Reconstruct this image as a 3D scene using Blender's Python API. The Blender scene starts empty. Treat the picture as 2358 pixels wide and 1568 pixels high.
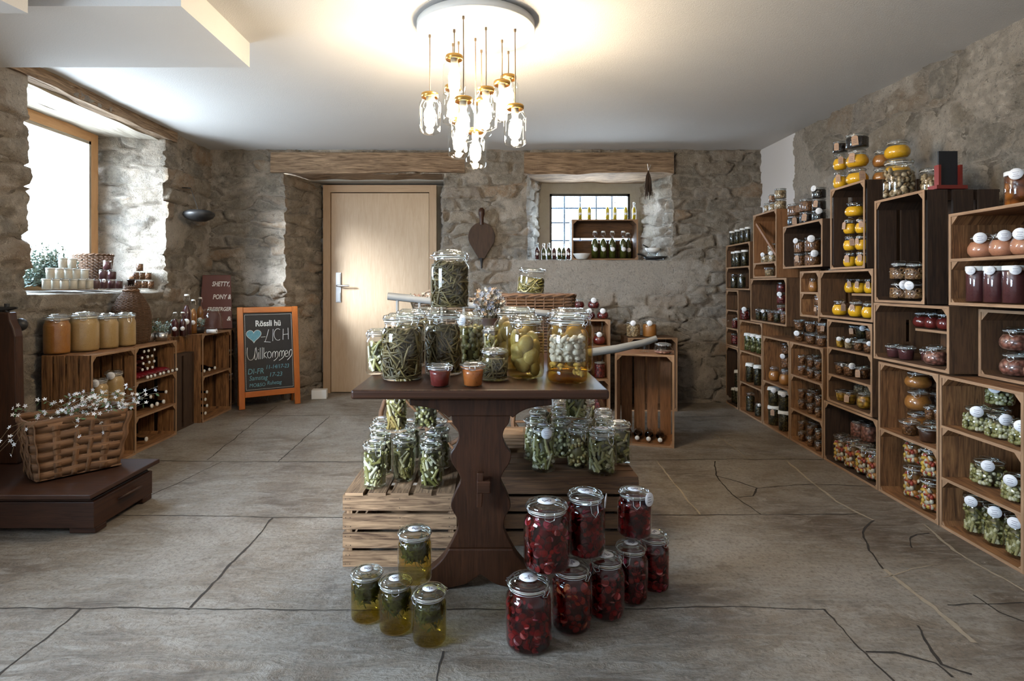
SKY = 44.0; BULB = 210.0; SUN = 11.0
import bpy, math, random
import numpy as np
from mathutils import Vector, Matrix
random.seed(7); np.random.seed(7)
C = bpy.context.scene.collection
PI = math.pi
F = 1370.0; CX = 1135.0; CY = 655.0; CH = 1.13      # focal length in pixels, vanishing point, camera height

def px(x, Y): return (x - CX) * Y / F               # photo column -> metres sideways at depth Y
def pz(y, Y): return CH - (y - CY) * Y / F          # photo row -> height at depth Y
def dep(y, h=0.0): return (CH - h) * F / (y - CY)   # depth of a point at height h seen at row y

# ------------------------------------------------------------------ mesh builder
class MB:
    def __init__(s): s.v = []; s.f = []; s.uv = []; s.mi = []; s.sm = []; s.col = []; s.cc = (1, 1, 1); s.m = 0
    def add(s, vs, fs, uvs=None, smooth=False):
        b = len(s.v); s.v += [tuple(p) for p in vs]; s.col += [s.cc] * len(vs)
        for i, f in enumerate(fs):
            s.f.append([b + k for k in f]); s.mi.append(s.m); s.sm.append(smooth)
            s.uv.append(uvs[i] if uvs else [(0, 0)] * len(f))
    def box(s, c, d, R=None, bev=0.0):
        hx, hy, hz = d[0] / 2, d[1] / 2, d[2] / 2
        L = [(-hx, -hy, -hz), (hx, -hy, -hz), (hx, hy, -hz), (-hx, hy, -hz), (-hx, -hy, hz), (hx, -hy, hz), (hx, hy, hz), (-hx, hy, hz)]
        fs = [(0, 3, 2, 1), (4, 5, 6, 7), (0, 1, 5, 4), (1, 2, 6, 5), (2, 3, 7, 6), (3, 0, 4, 7)]
        ax = max(range(3), key=lambda i: d[i]); o = [a for a in range(3) if a != ax]; ru, rv = random.random() * 9, random.random() * 9
        nrm = [2, 2, 1, 0, 1, 0]; uvs = []
        for k, f in enumerate(fs):
            n = nrm[k]
            if n == ax: uvs.append([(L[i][o[0]] * .08 + ru, L[i][o[1]] + rv) for i in f])
            else:
                w = [a for a in o if a != n][0]
                uvs.append([(L[i][ax] + ru, L[i][w] + rv + n) for i in f])
        c = Vector(c)
        vs = [(R @ Vector(p) if R else Vector(p)) + c for p in L]
        s.add(vs, fs, uvs)
    def bar(s, a, b, w, t, up=(0, 0, 1)):           # board from a to b, width w across, thickness t along up-ish
        a = Vector(a); b = Vector(b); d = b - a; L = d.length; x = d.normalized(); z = Vector(up); y = z.cross(x)
        if y.length < 1e-5: y = Vector((0, 1, 0)).cross(x)
        y.normalize(); z = x.cross(y); R = Matrix((x, y, z)).transposed()
        s.box((a + b) / 2, (L, w, t), R)
    def tube(s, pts, r, n=6, closed=False, caps=True):
        P = [Vector(p) for p in pts]; N = len(P); rr = r if isinstance(r, (list, tuple)) else [r] * N
        vs = []; t0 = None; u = None
        for i in range(N):
            if closed: t = P[(i + 1) % N] - P[i - 1]
            else: t = P[min(i + 1, N - 1)] - P[max(i - 1, 0)]
            if t.length < 1e-9: t = Vector((0, 0, 1))
            t.normalize()
            if u is None:
                u = t.cross(Vector((0, 0, 1)))
                if u.length < .1: u = t.cross(Vector((1, 0, 0)))
            u = (u - t * u.dot(t)).normalized(); w = t.cross(u)
            for k in range(n):
                a = 2 * PI * k / n; vs.append(P[i] + (u * math.cos(a) + w * math.sin(a)) * rr[i])
        fs = []; uvs = []; M = N if closed else N - 1
        for i in range(M):
            for k in range(n):
                j = (i + 1) % N; k2 = (k + 1) % n
                fs.append((i * n + k, i * n + k2, j * n + k2, j * n + k)); uvs.append([(i * .1, k * .02), (i * .1, k * .02 + .02), (i * .1 + .1, k * .02 + .02), (i * .1 + .1, k * .02)])
        if caps and not closed:
            s.add(vs[:n], [tuple(reversed(range(n)))]); s.add(vs[(N - 1) * n:], [tuple(range(n))])
        s.add(vs, fs, uvs, True)
    def lathe(s, prof, n=24, c=(0, 0, 0), R=None, smooth=True):
        vs = []; fs = []; c = Vector(c); idx = []
        for (r, z) in prof:
            if r < 1e-6: idx.append([len(vs)]); vs.append((0, 0, z))
            else:
                idx.append(list(range(len(vs), len(vs) + n)))
                for k in range(n): a = 2 * PI * k / n; vs.append((r * math.cos(a), r * math.sin(a), z))
        for i in range(len(prof) - 1):
            A, B = idx[i], idx[i + 1]
            if len(A) == 1 and len(B) == 1: continue
            for k in range(n):
                k2 = (k + 1) % n
                if len(A) == 1: fs.append((A[0], B[k2], B[k]))
                elif len(B) == 1: fs.append((A[k], A[k2], B[0]))
                else: fs.append((A[k], A[k2], B[k2], B[k]))
        vs = [(R @ Vector(p) if R else Vector(p)) + c for p in vs]
        s.add(vs, fs, None, smooth)
    def prism(s, poly, y0, y1, f=lambda a, b, t: (a, t, b)):   # poly in the (x,z) plane pushed from y0 to y1
        n = len(poly); vs = [f(a, b, y0) for a, b in poly] + [f(a, b, y1) for a, b in poly]
        fs = [tuple(range(n)), tuple(reversed(range(n, 2 * n)))] + [(i + n, (i + 1) % n + n, (i + 1) % n, i) for i in range(n)]
        uvs = [[(b, a) for a, b in poly], [(b + 3, a) for a, b in reversed(poly)]] + [[(poly[i][1], y1), (poly[(i + 1) % n][1], y1), (poly[(i + 1) % n][1], y0), (poly[i][1], y0)] for i in range(n)]
        s.add(vs, fs, uvs)
    def ball(s, c, r, sub=(6, 8), sc=(1, 1, 1), R=None):
        n = sub[1]; m = sub[0]; prof = [(math.sin(PI * i / m), -math.cos(PI * i / m)) for i in range(m + 1)]
        b = MB(); b.lathe([(max(p[0], 0) if 0 < i < m else 0, p[1]) for i, p in enumerate(prof)], n)
        vs = [Vector((p[0] * sc[0] * r, p[1] * sc[1] * r, p[2] * sc[2] * r)) for p in b.v]
        s.add([(R @ p if R else p) + Vector(c) for p in vs], b.f, None, True)
    def mesh(s, name, mats, bevel=0):
        me = bpy.data.meshes.new(name); me.from_pydata(s.v, [], s.f)
        for m in (mats if isinstance(mats, (list, tuple)) else [mats]): me.materials.append(m)
        me.polygons.foreach_set('material_index', s.mi); me.polygons.foreach_set('use_smooth', s.sm)
        uv = me.uv_layers.new(name='UVMap'); uv.data.foreach_set('uv', [c for f in s.uv for p in f for c in p])
        if len(set(s.col)) > 1:
            ca = me.color_attributes.new('pc', 'FLOAT_COLOR', 'POINT'); ca.data.foreach_set('color', [x for c in s.col for x in (c[0], c[1], c[2], 1.0)])
        me.update(); return me
    def build(s, name, mats, parent=None, loc=None, rot=None):
        return link(name, s.mesh(name, mats), parent, loc, rot)

def link(name, me, parent=None, loc=None, rot=None):
    o = bpy.data.objects.new(name, me); C.objects.link(o)
    if parent: o.parent = parent
    if loc: o.location = loc
    if rot: o.rotation_euler = rot
    return o
LABELS = {}
def tag(o, label, cat, group=None, kind=None):
    o['label'] = label; o['category'] = cat
    if group: o['group'] = group
    if kind: o['kind'] = kind
    n = len(label.split())
    if not 4 <= n <= 16: print('LABEL LENGTH', n, label)
    if label in LABELS: print('DUP LABEL', label)
    LABELS[label] = 1
    return o
def empty(name, loc, rz=0, label=None, cat=None, group=None):
    o = bpy.data.objects.new(name, None); C.objects.link(o); o.location = loc; o.rotation_euler = (0, 0, rz); o.empty_display_size = .05
    if label: tag(o, label, cat, group)
    return o
def struct(o): o['kind'] = 'structure'; return o

# ------------------------------------------------------------------ materials
class NT:
    def __init__(s, name):
        s.m = bpy.data.materials.new(name); s.m.use_nodes = True; s.t = s.m.node_tree; s.t.nodes.clear(); s.out = s.t.nodes.new('ShaderNodeOutputMaterial')
    def n(s, ty, **k):
        nd = s.t.nodes.new('ShaderNode' + ty)
        for a, v in k.items():
            if a.startswith('_'):
                key = a[1:]; key = int(key) if key.isdigit() else key.replace('_', ' ')
                if isinstance(v, bpy.types.NodeSocket): s.t.links.new(v, nd.inputs[key])
                else: nd.inputs[key].default_value = v
            else: setattr(nd, a, v)
        return nd
    def l(s, a, b): s.t.links.new(a, b)
    def ramp(s, fac, stops, interp='LINEAR'):
        r = s.n('ValToRGB'); s.l(fac, r.inputs[0]); e = r.color_ramp.elements; r.color_ramp.interpolation = interp
        e[0].position = stops[0][0]; e[0].color = c4(stops[0][1]); e[1].position = stops[-1][0]; e[1].color = c4(stops[-1][1])
        for p, c in stops[1:-1]: x = e.new(p); x.color = c4(c)
        return r.outputs[0]
    def mix(s, f, a, b, mode='MIX'):
        m = s.n('Mix', data_type='RGBA', blend_type=mode)
        for sock, v in ((m.inputs[0], f), (m.inputs[6], a), (m.inputs[7], b)):
            if isinstance(v, bpy.types.NodeSocket): s.l(v, sock)
            else: sock.default_value = v if not isinstance(v, (tuple, list)) else c4(v)
        return m.outputs[2]
    def math(s, op, a, b=0.0, clamp=False):
        m = s.n('Math', operation=op, use_clamp=clamp)
        for sock, v in ((m.inputs[0], a), (m.inputs[1], b)):
            if isinstance(v, bpy.types.NodeSocket): s.l(v, sock)
            else: sock.default_value = v
        return m.outputs[0]
    def noise(s, vec, scale, detail=4, rough=.55, dist=0.0, out=0):
        n = s.n('TexNoise'); s.l(vec, n.inputs['Vector']); n.inputs['Scale'].default_value = scale; n.inputs['Detail'].default_value = detail; n.inputs['Roughness'].default_value = rough; n.inputs['Distortion'].default_value = dist
        return n.outputs[out]
    def scaled(s, vec, sc):
        m = s.n('Mapping'); s.l(vec, m.inputs[0]); m.inputs['Scale'].default_value = sc; return m.outputs[0]
    def bump(s, h, dist=.01, st=1.0, nrm=None):
        b = s.n('Bump'); s.l(h, b.inputs['Height']); b.inputs['Distance'].default_value = dist; b.inputs['Strength'].default_value = st
        if nrm: s.l(nrm, b.inputs['Normal'])
        return b.outputs[0]
    def pbr(s, col, rough=.6, metal=0, nrm=None, **k):
        p = s.n('BsdfPrincipled')
        for key, v in [('Base Color', col), ('Roughness', rough), ('Metallic', metal)] + [(a.replace('_', ' '), v) for a, v in k.items()]:
            if isinstance(v, bpy.types.NodeSocket): s.l(v, p.inputs[key])
            else: p.inputs[key].default_value = c4(v) if isinstance(v, (tuple, list)) and len(v) == 3 and 'olor' in key else v
        if nrm: s.l(nrm, p.inputs['Normal'])
        s.l(p.outputs[0], s.out.inputs[0]); return s.m
def c4(c): return (c[0], c[1], c[2], 1.0) if len(c) == 3 else tuple(c)

def plain(name, col, rough=.5, metal=0, var=0.0, vs=8.0, bump=0.0, bs=80.0, **k):
    t = NT(name); o = t.n('TexCoord').outputs['Object']; c = c4(col); nrm = None
    if var: c = t.mix(t.noise(o, vs), tuple(x * (1 - var) for x in col), tuple(min(1, x * (1 + var)) for x in col))
    if bump: nrm = t.bump(t.noise(o, bs), bump)
    return t.pbr(c, rough, metal, nrm, **k)
def wood(name, dark, light, rough=.6, grain=1.0, bump=.0012, coat=0.0, sharp=(.3, .72), spec=.4):
    t = NT(name); uv = t.n('TexCoord').outputs['UV']
    a = t.noise(t.scaled(uv, (1.6 * grain, 16 * grain, 1)), 3.0, 5, .6, 1.2)
    b = t.noise(t.scaled(uv, (4 * grain, 130 * grain, 1)), 2.0, 3, .6)
    k = t.noise(t.scaled(uv, (3, 4, 1)), 1.6, 2)
    f = t.math('ADD', t.math('MULTIPLY', a, .62), t.math('MULTIPLY', b, .38))
    mid = tuple(d * .5 + l * .5 for d, l in zip(dark, light))
    c = t.ramp(f, [(sharp[0], dark), (.5, mid), (sharp[1], light)])
    c = t.mix(t.math('MULTIPLY', k, .5), c, dark)
    return t.pbr(c, rough, 0, t.bump(f, bump), Coat_Weight=coat, Coat_Roughness=.25, Specular_IOR_Level=spec)
def glass(name, tint=(.97, .98, .97), ior=1.5, rough=.015, k=1.0):
    t = NT(name); tr = t.n('BsdfTransparent'); tr.inputs[0].default_value = c4(tint); g = t.n('BsdfGlossy'); g.inputs['Roughness'].default_value = rough; g.inputs['Color'].default_value = (1, 1, 1, 1)
    lw = t.n('LayerWeight'); lw.inputs[0].default_value = .5; f0 = ((ior - 1) / (ior + 1)) ** 2
    f = t.math('MULTIPLY', t.math('ADD', t.math('MULTIPLY', t.math('POWER', lw.outputs['Facing'], 4.5), .9), f0), k, True)
    mx = t.n('MixShader'); t.l(f, mx.inputs[0]); t.l(tr.outputs[0], mx.inputs[1]); t.l(g.outputs[0], mx.inputs[2]); t.l(mx.outputs[0], t.out.inputs[0]); return t.m
def food(name, cols, scale=60.0, rough=.35, bump=.002, paste=False, dens=1.0):
    t = NT(name); o = t.n('TexCoord').outputs['Object']
    if paste:
        c = t.mix(t.noise(o, 35, 6, .7), cols[0], cols[-1]); sp = t.noise(o, 220, 2)
        c = t.mix(t.ramp(sp, [(.60, (0, 0, 0)), (.68, (.5, .5, .5))]), c, tuple(x * .45 for x in cols[0]))
        return t.pbr(c, rough, 0, t.bump(t.noise(o, 90, 4), bump * .5))
    v = t.n('TexVoronoi'); v.inputs['Scale'].default_value = scale; v.inputs['Randomness'].default_value = 1.0
    ns = t.n('TexNoise'); t.l(o, ns.inputs['Vector']); ns.inputs['Scale'].default_value = scale * .4
    w = t.n('VectorMath', operation='MULTIPLY_ADD'); t.l(ns.outputs['Color'], w.inputs[0]); w.inputs[1].default_value = (.02, .02, .02); t.l(o, w.inputs[2]); t.l(w.outputs[0], v.inputs['Vector'])
    r = t.n('SeparateColor'); t.l(v.outputs['Color'], r.inputs[0])
    st = [(i / len(cols), c) for i, c in enumerate(cols)]
    if len(st) < 2: st = [(0, cols[0]), (1, cols[0])]
    c = t.ramp(r.outputs[0], st, 'CONSTANT'); d = v.outputs['Distance']
    dk = t.ramp(d, [(.25, (1, 1, 1)), (.75, (.22, .2, .18))])
    c = t.mix(1.0, c, dk, 'MULTIPLY'); c = t.mix(t.math('MULTIPLY', t.noise(o, scale * 3), .35), c, tuple(x * .5 for x in cols[0]))
    return t.pbr(c, rough, 0, t.bump(t.math('SUBTRACT', 1.0, d), bump * 2))
def pcol(name, rough=.35, var=.25, bump=.0006, sss=0.0):      # colour of each piece kept in the mesh itself
    t = NT(name); o = t.n('TexCoord').outputs['Object']; a = t.n('VertexColor', layer_name='pc').outputs[0]
    c = t.mix(t.math('MULTIPLY', t.noise(o, 160, 4), var * 2), a, (.03, .025, .01)); return t.pbr(c, rough, 0, t.bump(t.noise(o, 300), bump))
M = {}
M['crate'] = wood('weathered_crate_wood', (.048, .016, .006), (.50, .24, .092), .75, 1.0, .0014, 0.0, (.34, .66))
M['crate_dk'] = wood('dark_crate_wood', (.012, .0065, .004), (.095, .048, .024), .75)
M['crate_md'] = wood('brown_crate_wood', (.026, .012, .006), (.22, .108, .046), .75)
M['crate_or'] = wood('orange_crate_wood', (.11, .045, .016), (.42, .20, .085), .6)
M['crate_lt'] = wood('pale_crate_wood', (.06, .028, .013), (.54, .34, .19), .75, 1.0, .0014, 0.0, (.36, .64))
M['edge'] = wood('sawn_board_edge', (.16, .085, .042), (.50, .31, .18), .8)
M['oakdk'] = wood('dark_stained_oak', (.010, .0038, .0018), (.085, .030, .012), .42, 1, .0008, .04, (.3, .72), .28)
M['scale'] = wood('dark_scale_wood', (.010, .004, .0025), (.075, .028, .013), .5, 1, .0008, .0, (.3, .72), .28)
M['beam'] = wood('old_beam_wood', (.075, .042, .022), (.52, .36, .23), .9, .9, .012, 0.0, (.36, .64))
M['beamL'] = wood('limewashed_beam_wood', (.17, .135, .10), (.66, .60, .50), .85, .6, .004)
M['frame'] = wood('larch_window_frame', (.42, .22, .09), (.66, .40, .20), .5)
M['door'] = wood('pale_oak_veneer', (.44, .31, .195), (.60, .45, .31), .38, .8, .0002, .15)
M['doorf'] = wood('oak_door_frame', (.38, .25, .15), (.52, .37, .24), .45, .8, .0002)
M['orange'] = wood('orange_stained_pine', (.36, .085, .012), (.62, .19, .03), .38, .8, .0002, .3)
M['red'] = plain('red_lacquered_wood', (.20, .02, .012), .35)
M['sign'] = plain('red_brown_painted_board', (.11, .032, .022), .5, var=.25)
M['shaft'] = wood('grey_weathered_pole', (.14, .14, .135), (.34, .345, .34), .85)
M['slate'] = plain('chalkboard_black', (.012, .012, .014), .55, var=.4, vs=20)
M['chalk'] = plain('white_chalk', (.82, .82, .78), .9)
M['chalkb'] = plain('blue_chalk', (.16, .36, .44), .9, var=.4, vs=90)
M['glass'] = glass('clear_jar_glass')
M['lidg'] = glass('clear_lid_glass', (.93, .96, .95), 1.55, .03, 1.9)
M['pane'] = glass('window_pane_glass', (.98, .99, 1.0), 1.45, .0, 1.0)
M['dkglass'] = glass('dark_brown_bottle_glass', (.10, .035, .02), 1.5, .03, 1.4)
M['metal'] = plain('clip_wire_steel', (.62, .63, .65), .25, 1.0)
M['dkmetal'] = plain('dark_iron', (.035, .033, .032), .45, .6, var=.4, vs=30)
M['steel'] = plain('brushed_steel', (.55, .55, .55), .3, 1.0)
M['brass'] = plain('brass_jar_lid', (.55, .33, .10), .3, 1.0)
M['rubber'] = plain('pale_rubber_ring', (.72, .68, .60), .5)
M['rubberr'] = plain('orange_rubber_ring', (.62, .25, .10), .5)
M['paper'] = plain('white_paper_tag', (.80, .79, .80), .85, var=.06, vs=120)
M['kraft'] = plain('kraft_card_tag', (.42, .27, .18), .9, var=.15, vs=60)
M['cloth'] = plain('white_cloth_cover', (.74, .73, .70), .9, var=.1, vs=60, bump=.003, bs=60)
M['string'] = plain('jute_string', (.40, .30, .18), .9)
M['white'] = plain('white_enamel', (.78, .77, .74), .35)
M['ink'] = plain('dark_ink', (.06, .05, .09), .8)
M['nail'] = plain('nail_heads', (.03, .025, .02), .5, .5)
M['wick'] = wood('dark_wicker', (.035, .017, .009), (.23, .12, .06), .7, 1, .001)
M['wickl'] = wood('grey_brown_wicker', (.08, .055, .04), (.42, .31, .22), .7, 1, .001)
M['splint'] = wood('splint_wood_weave', (.045, .02, .009), (.34, .17, .075), .75, 1.2, .001)
M['leaf'] = plain('green_leaf', (.05, .095, .03), .5, var=.5, vs=40)
M['leafg'] = plain('grey_green_leaf', (.16, .22, .18), .55, var=.5, vs=40)
M['stem'] = plain('thin_brown_stem', (.12, .09, .045), .7)
M['petal'] = plain('white_petal', (.85, .85, .86), .6)
M['soil'] = plain('dark_soil', (.02, .015, .01), .9)
M['plaster'] = plain('white_plaster', (.66, .62, .60), .9, var=.06, vs=6, bump=.004, bs=25)
M['seal'] = plain('grey_concrete_reveal', (.30, .28, .25), .9, var=.2, vs=12, bump=.003, bs=60)
M['pc'] = pcol('pickled_pieces'); M['pcs'] = pcol('glossy_beet_pieces', .22, .2)
# contents: code -> (material, words)
FOOD = {}
def fd(code, words, *a, **k): FOOD[code] = (food('contents_' + words.replace(' ', '_').replace('-', '_'), *a, **k), words)
fd('brn', 'brown chutney', [(.22, .085, .025), (.30, .13, .045), (.12, .045, .015), (.36, .17, .07)], 110)
fd('dbr', 'dark brown relish', [(.06, .022, .010), (.10, .035, .014), (.035, .015, .01)], 60, paste=True)
fd('amb', 'amber preserve', [(.26, .10, .022), (.40, .17, .04)], 60, paste=True)
fd('yel', 'yellow preserve', [(.72, .36, .012), (.80, .44, .02)], 60, .25, paste=False and True or True)
fd('pch', 'peach-coloured spread', [(.40, .16, .085), (.50, .22, .125)], 60, .3, paste=True)
fd('red', 'dark red jam', [(.10, .012, .010), (.18, .025, .018)], 60, .25, paste=True)
fd('rdv', 'red pickled pieces', [(.16, .012, .012), (.30, .03, .02), (.07, .008, .008)], 90)
fd('pur', 'dark purple preserve', [(.055, .018, .020), (.10, .03, .03)], 60, .3, paste=True)
fd('grn', 'green gherkin chunks', [(.10, .11, .025), (.20, .20, .06), (.055, .07, .02), (.42, .42, .25)], 60)
fd('wht', 'cream-coloured', [(.62, .55, .45), (.74, .69, .60)], 60, paste=True)
fd('oni', 'green and white onion chunks', [(.20, .21, .09), (.45, .46, .33), (.12, .14, .05), (.55, .55, .45)], 60)
fd('mix', 'mixed vegetable', [(.62, .36, .04), (.66, .58, .42), (.42, .07, .02), (.55, .17, .05), (.60, .52, .34), (.30, .26, .05)], 46)
fd('rng', 'brown mushroom ring', [(.24, .115, .04), (.38, .2, .08), (.08, .04, .015), (.15, .07, .025)], 95)
fd('drk', 'dark green pickle', [(.022, .022, .010), (.07, .06, .02), (.014, .012, .006), (.11, .08, .02)], 80)
fd('pal', 'pale golden', [(.50, .36, .20), (.62, .50, .33), (.38, .25, .12)], 70)
fd('pkn', 'pink chunk', [(.36, .15, .105), (.48, .26, .19), (.26, .09, .06)], 55)
fd('blk', 'blackish preserve', [(.012, .008, .007), (.03, .018, .014)], 70, .25)
fd('msh', 'sliced mushroom', [(.42, .29, .15), (.56, .43, .26), (.12, .07, .03), (.25, .14, .05)], 55)
fd('car', 'amber carrot strip', [(.30, .085, .015), (.42, .14, .02), (.16, .04, .01)], 30, .25)
fd('mus', 'mustard-coloured spread', [(.33, .20, .075), (.44, .29, .125)], 60, .4, paste=True)
fd('org', 'orange preserve', [(.28, .07, .015), (.42, .13, .03)], 60, .25, paste=True)
fd('bee', 'yellow-orange fruit', [(.62, .34, .04), (.70, .45, .10), (.50, .22, .02)], 45)
# ------------------------------------------------------------------ camera, world, light
cam = bpy.data.cameras.new('camera'); cam.sensor_width = 36; cam.lens = F / 2358 * 36; cam.shift_x = (1179 - CX) / 2358; cam.shift_y = -(784 - CY) / 2358
cam.clip_start = .05; co = bpy.data.objects.new('camera', cam); C.objects.link(co); co.location = (0, 0, CH); co.rotation_euler = (PI / 2, 0, 0); bpy.context.scene.camera = co
sc = bpy.context.scene; sc.view_settings.view_transform = 'Standard'; sc.view_settings.look = 'None'; sc.view_settings.gamma = 1; sc.view_settings.exposure = 0.28
w = bpy.data.worlds.new('overcast_sky'); sc.world = w; w.use_nodes = True; bg = w.node_tree.nodes['Background']; bg.inputs[0].default_value = (.62, .80, 1.0, 1); bg.inputs[1].default_value = SKY
wt = w.node_tree; tcw = wt.nodes.new('ShaderNodeTexCoord'); sw = wt.nodes.new('ShaderNodeSeparateXYZ'); wt.links.new(tcw.outputs['Generated'], sw.inputs[0]); rw = wt.nodes.new('ShaderNodeValToRGB'); wt.links.new(sw.outputs[2], rw.inputs[0])
rw.color_ramp.elements[0].position = -.0; rw.color_ramp.elements[0].color = (.34, .40, .45, 1); rw.color_ramp.elements[1].position = .04; rw.color_ramp.elements[1].color = (.62, .80, 1.0, 1); wt.links.new(rw.outputs[0], bg.inputs[0])
sl = bpy.data.lights.new('sun', 'SUN'); sl.energy = SUN; sl.angle = .22; sl.color = (.86, .93, 1.0); so = bpy.data.objects.new('sun', sl); C.objects.link(so); so.rotation_euler = Vector((1, 1.2, -.42)).to_track_quat('-Z', 'Y').to_euler(); so.location = (-8, -4, 5)
try:
    cy = sc.cycles; cy.max_bounces = 9; cy.diffuse_bounces = 4; cy.glossy_bounces = 4; cy.transmission_bounces = 6; cy.transparent_max_bounces = 28; cy.sample_clamp_indirect = 4.0; cy.use_denoising = True; cy.blur_glossy = .5; cy.caustics_reflective = False; cy.caustics_refractive = False
except Exception as e: print(e)
def portal(loc, sx, sy, rot):
    L = bpy.data.lights.new('window_daylight', 'AREA'); L.shape = 'RECTANGLE'; L.size = sx; L.size_y = sy; L.cycles.is_portal = True
    o = bpy.data.objects.new('window_daylight', L); C.objects.link(o); o.location = loc; o.rotation_euler = rot

# ------------------------------------------------------------------ noise in numpy
def h2(i, j, s):
    v = np.sin(i * 127.1 + j * 311.7 + s * 74.7) * 43758.5453; return v - np.floor(v)
def vn(x, y, s):
    i = np.floor(x); j = np.floor(y); fx = x - i; fy = y - j; fx = fx * fx * (3 - 2 * fx); fy = fy * fy * (3 - 2 * fy)
    return (h2(i, j, s) * (1 - fx) + h2(i + 1, j, s) * fx) * (1 - fy) + (h2(i, j + 1, s) * (1 - fx) + h2(i + 1, j + 1, s) * fx) * fy
def fbm(x, y, s, o=4, r=.5):
    a = 1.0; t = 0; n = 0
    for k in range(o): t = t + a * vn(x * 2 ** k, y * 2 ** k, s + k * 13); n += a; a *= r
    return t / n
def sstep(a, b, x): t = np.clip((x - a) / (b - a), 0, 1); return t * t * (3 - 2 * t)
def stone(u, v, cw, ch, seed, cov=.45):
    wu = u + .07 * (fbm(u * 5, v * 5, seed + 50) - .5) + .02 * (vn(u * 22, v * 22, seed) - .5); wv = v + .05 * (fbm(u * 4, v * 6, seed + 90) - .5) + .016 * (vn(u * 20, v * 26, seed + 4) - .5)
    x = wu / cw; y = wv / ch; x = x + .5 * (np.floor(y) % 2)
    i0 = np.floor(x); j0 = np.floor(y); F1 = np.full(u.shape, 9.); F2 = np.full(u.shape, 9.); rnd = np.zeros(u.shape)
    for di in (-1, 0, 1):
        for dj in (-1, 0, 1):
            i = i0 + di; j = j0 + dj; cx = i + .5 + .75 * (h2(i, j, seed) - .5); cy = j + .5 + .6 * (h2(i, j, seed + 7) - .5)
            d = (np.abs(x - cx) ** 2.6 + np.abs(y - cy) ** 2.6) ** (1 / 2.6); r = h2(i, j, seed + 21); d = d - .12 * r
            m = d < F1; F2 = np.where(m, F1, np.minimum(F2, d)); rnd = np.where(m, r, rnd); F1 = np.where(m, d, F1)
    g = F2 - F1; st = sstep(.02, .22, g); rr = np.abs(fbm(u * 9, v * 14, seed + 33, 5, .6) - .5) * 2
    fine = fbm(u * 26, v * 34, seed + 41, 4, .6) - .5
    d = st * (.016 + .036 * rnd) + rr * .026 + fine * .026
    cv = sstep(1 - cov - .06, 1 - cov + .07, fbm(u * 2.6, v * 3.2, seed + 61, 4, .6) + .16 * (fine + .5) - .04)
    mort = .030 + .03 * (fbm(u * 7, v * 9, seed + 71, 5, .6) - .5) + fine * .012
    return d * (1 - cv) + mort * cv, rnd, st, cv
def grid_mesh(name, P, A, mat, mask=None):
    n, m = P.shape[:2]; idx = np.arange(n * m).reshape(n, m)
    q = np.stack([idx[:-1, :-1], idx[1:, :-1], idx[1:, 1:], idx[:-1, 1:]], -1)
    if mask is not None: q = q[mask]
    q = q.reshape(-1, 4); used = np.unique(q); remap = np.full(n * m, -1); remap[used] = np.arange(len(used)); q = remap[q]
    me = bpy.data.meshes.new(name); me.vertices.add(len(used)); me.vertices.foreach_set('co', P.reshape(-1, 3)[used].ravel())
    me.loops.add(q.size); me.loops.foreach_set('vertex_index', q.ravel()); me.polygons.add(len(q)); me.polygons.foreach_set('loop_start', np.arange(0, q.size, 4)); me.polygons.foreach_set('loop_total', np.full(len(q), 4))
    me.polygons.foreach_set('use_smooth', np.ones(len(q), bool)); ca = me.color_attributes.new('wk', 'FLOAT_COLOR', 'POINT')
    ca.data.foreach_set('color', np.concatenate([A.reshape(-1, 3)[used], np.ones((len(used), 1))], 1).astype(np.float32).ravel()); me.materials.append(mat); me.update(calc_edges=True); me.validate(); return me

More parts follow.
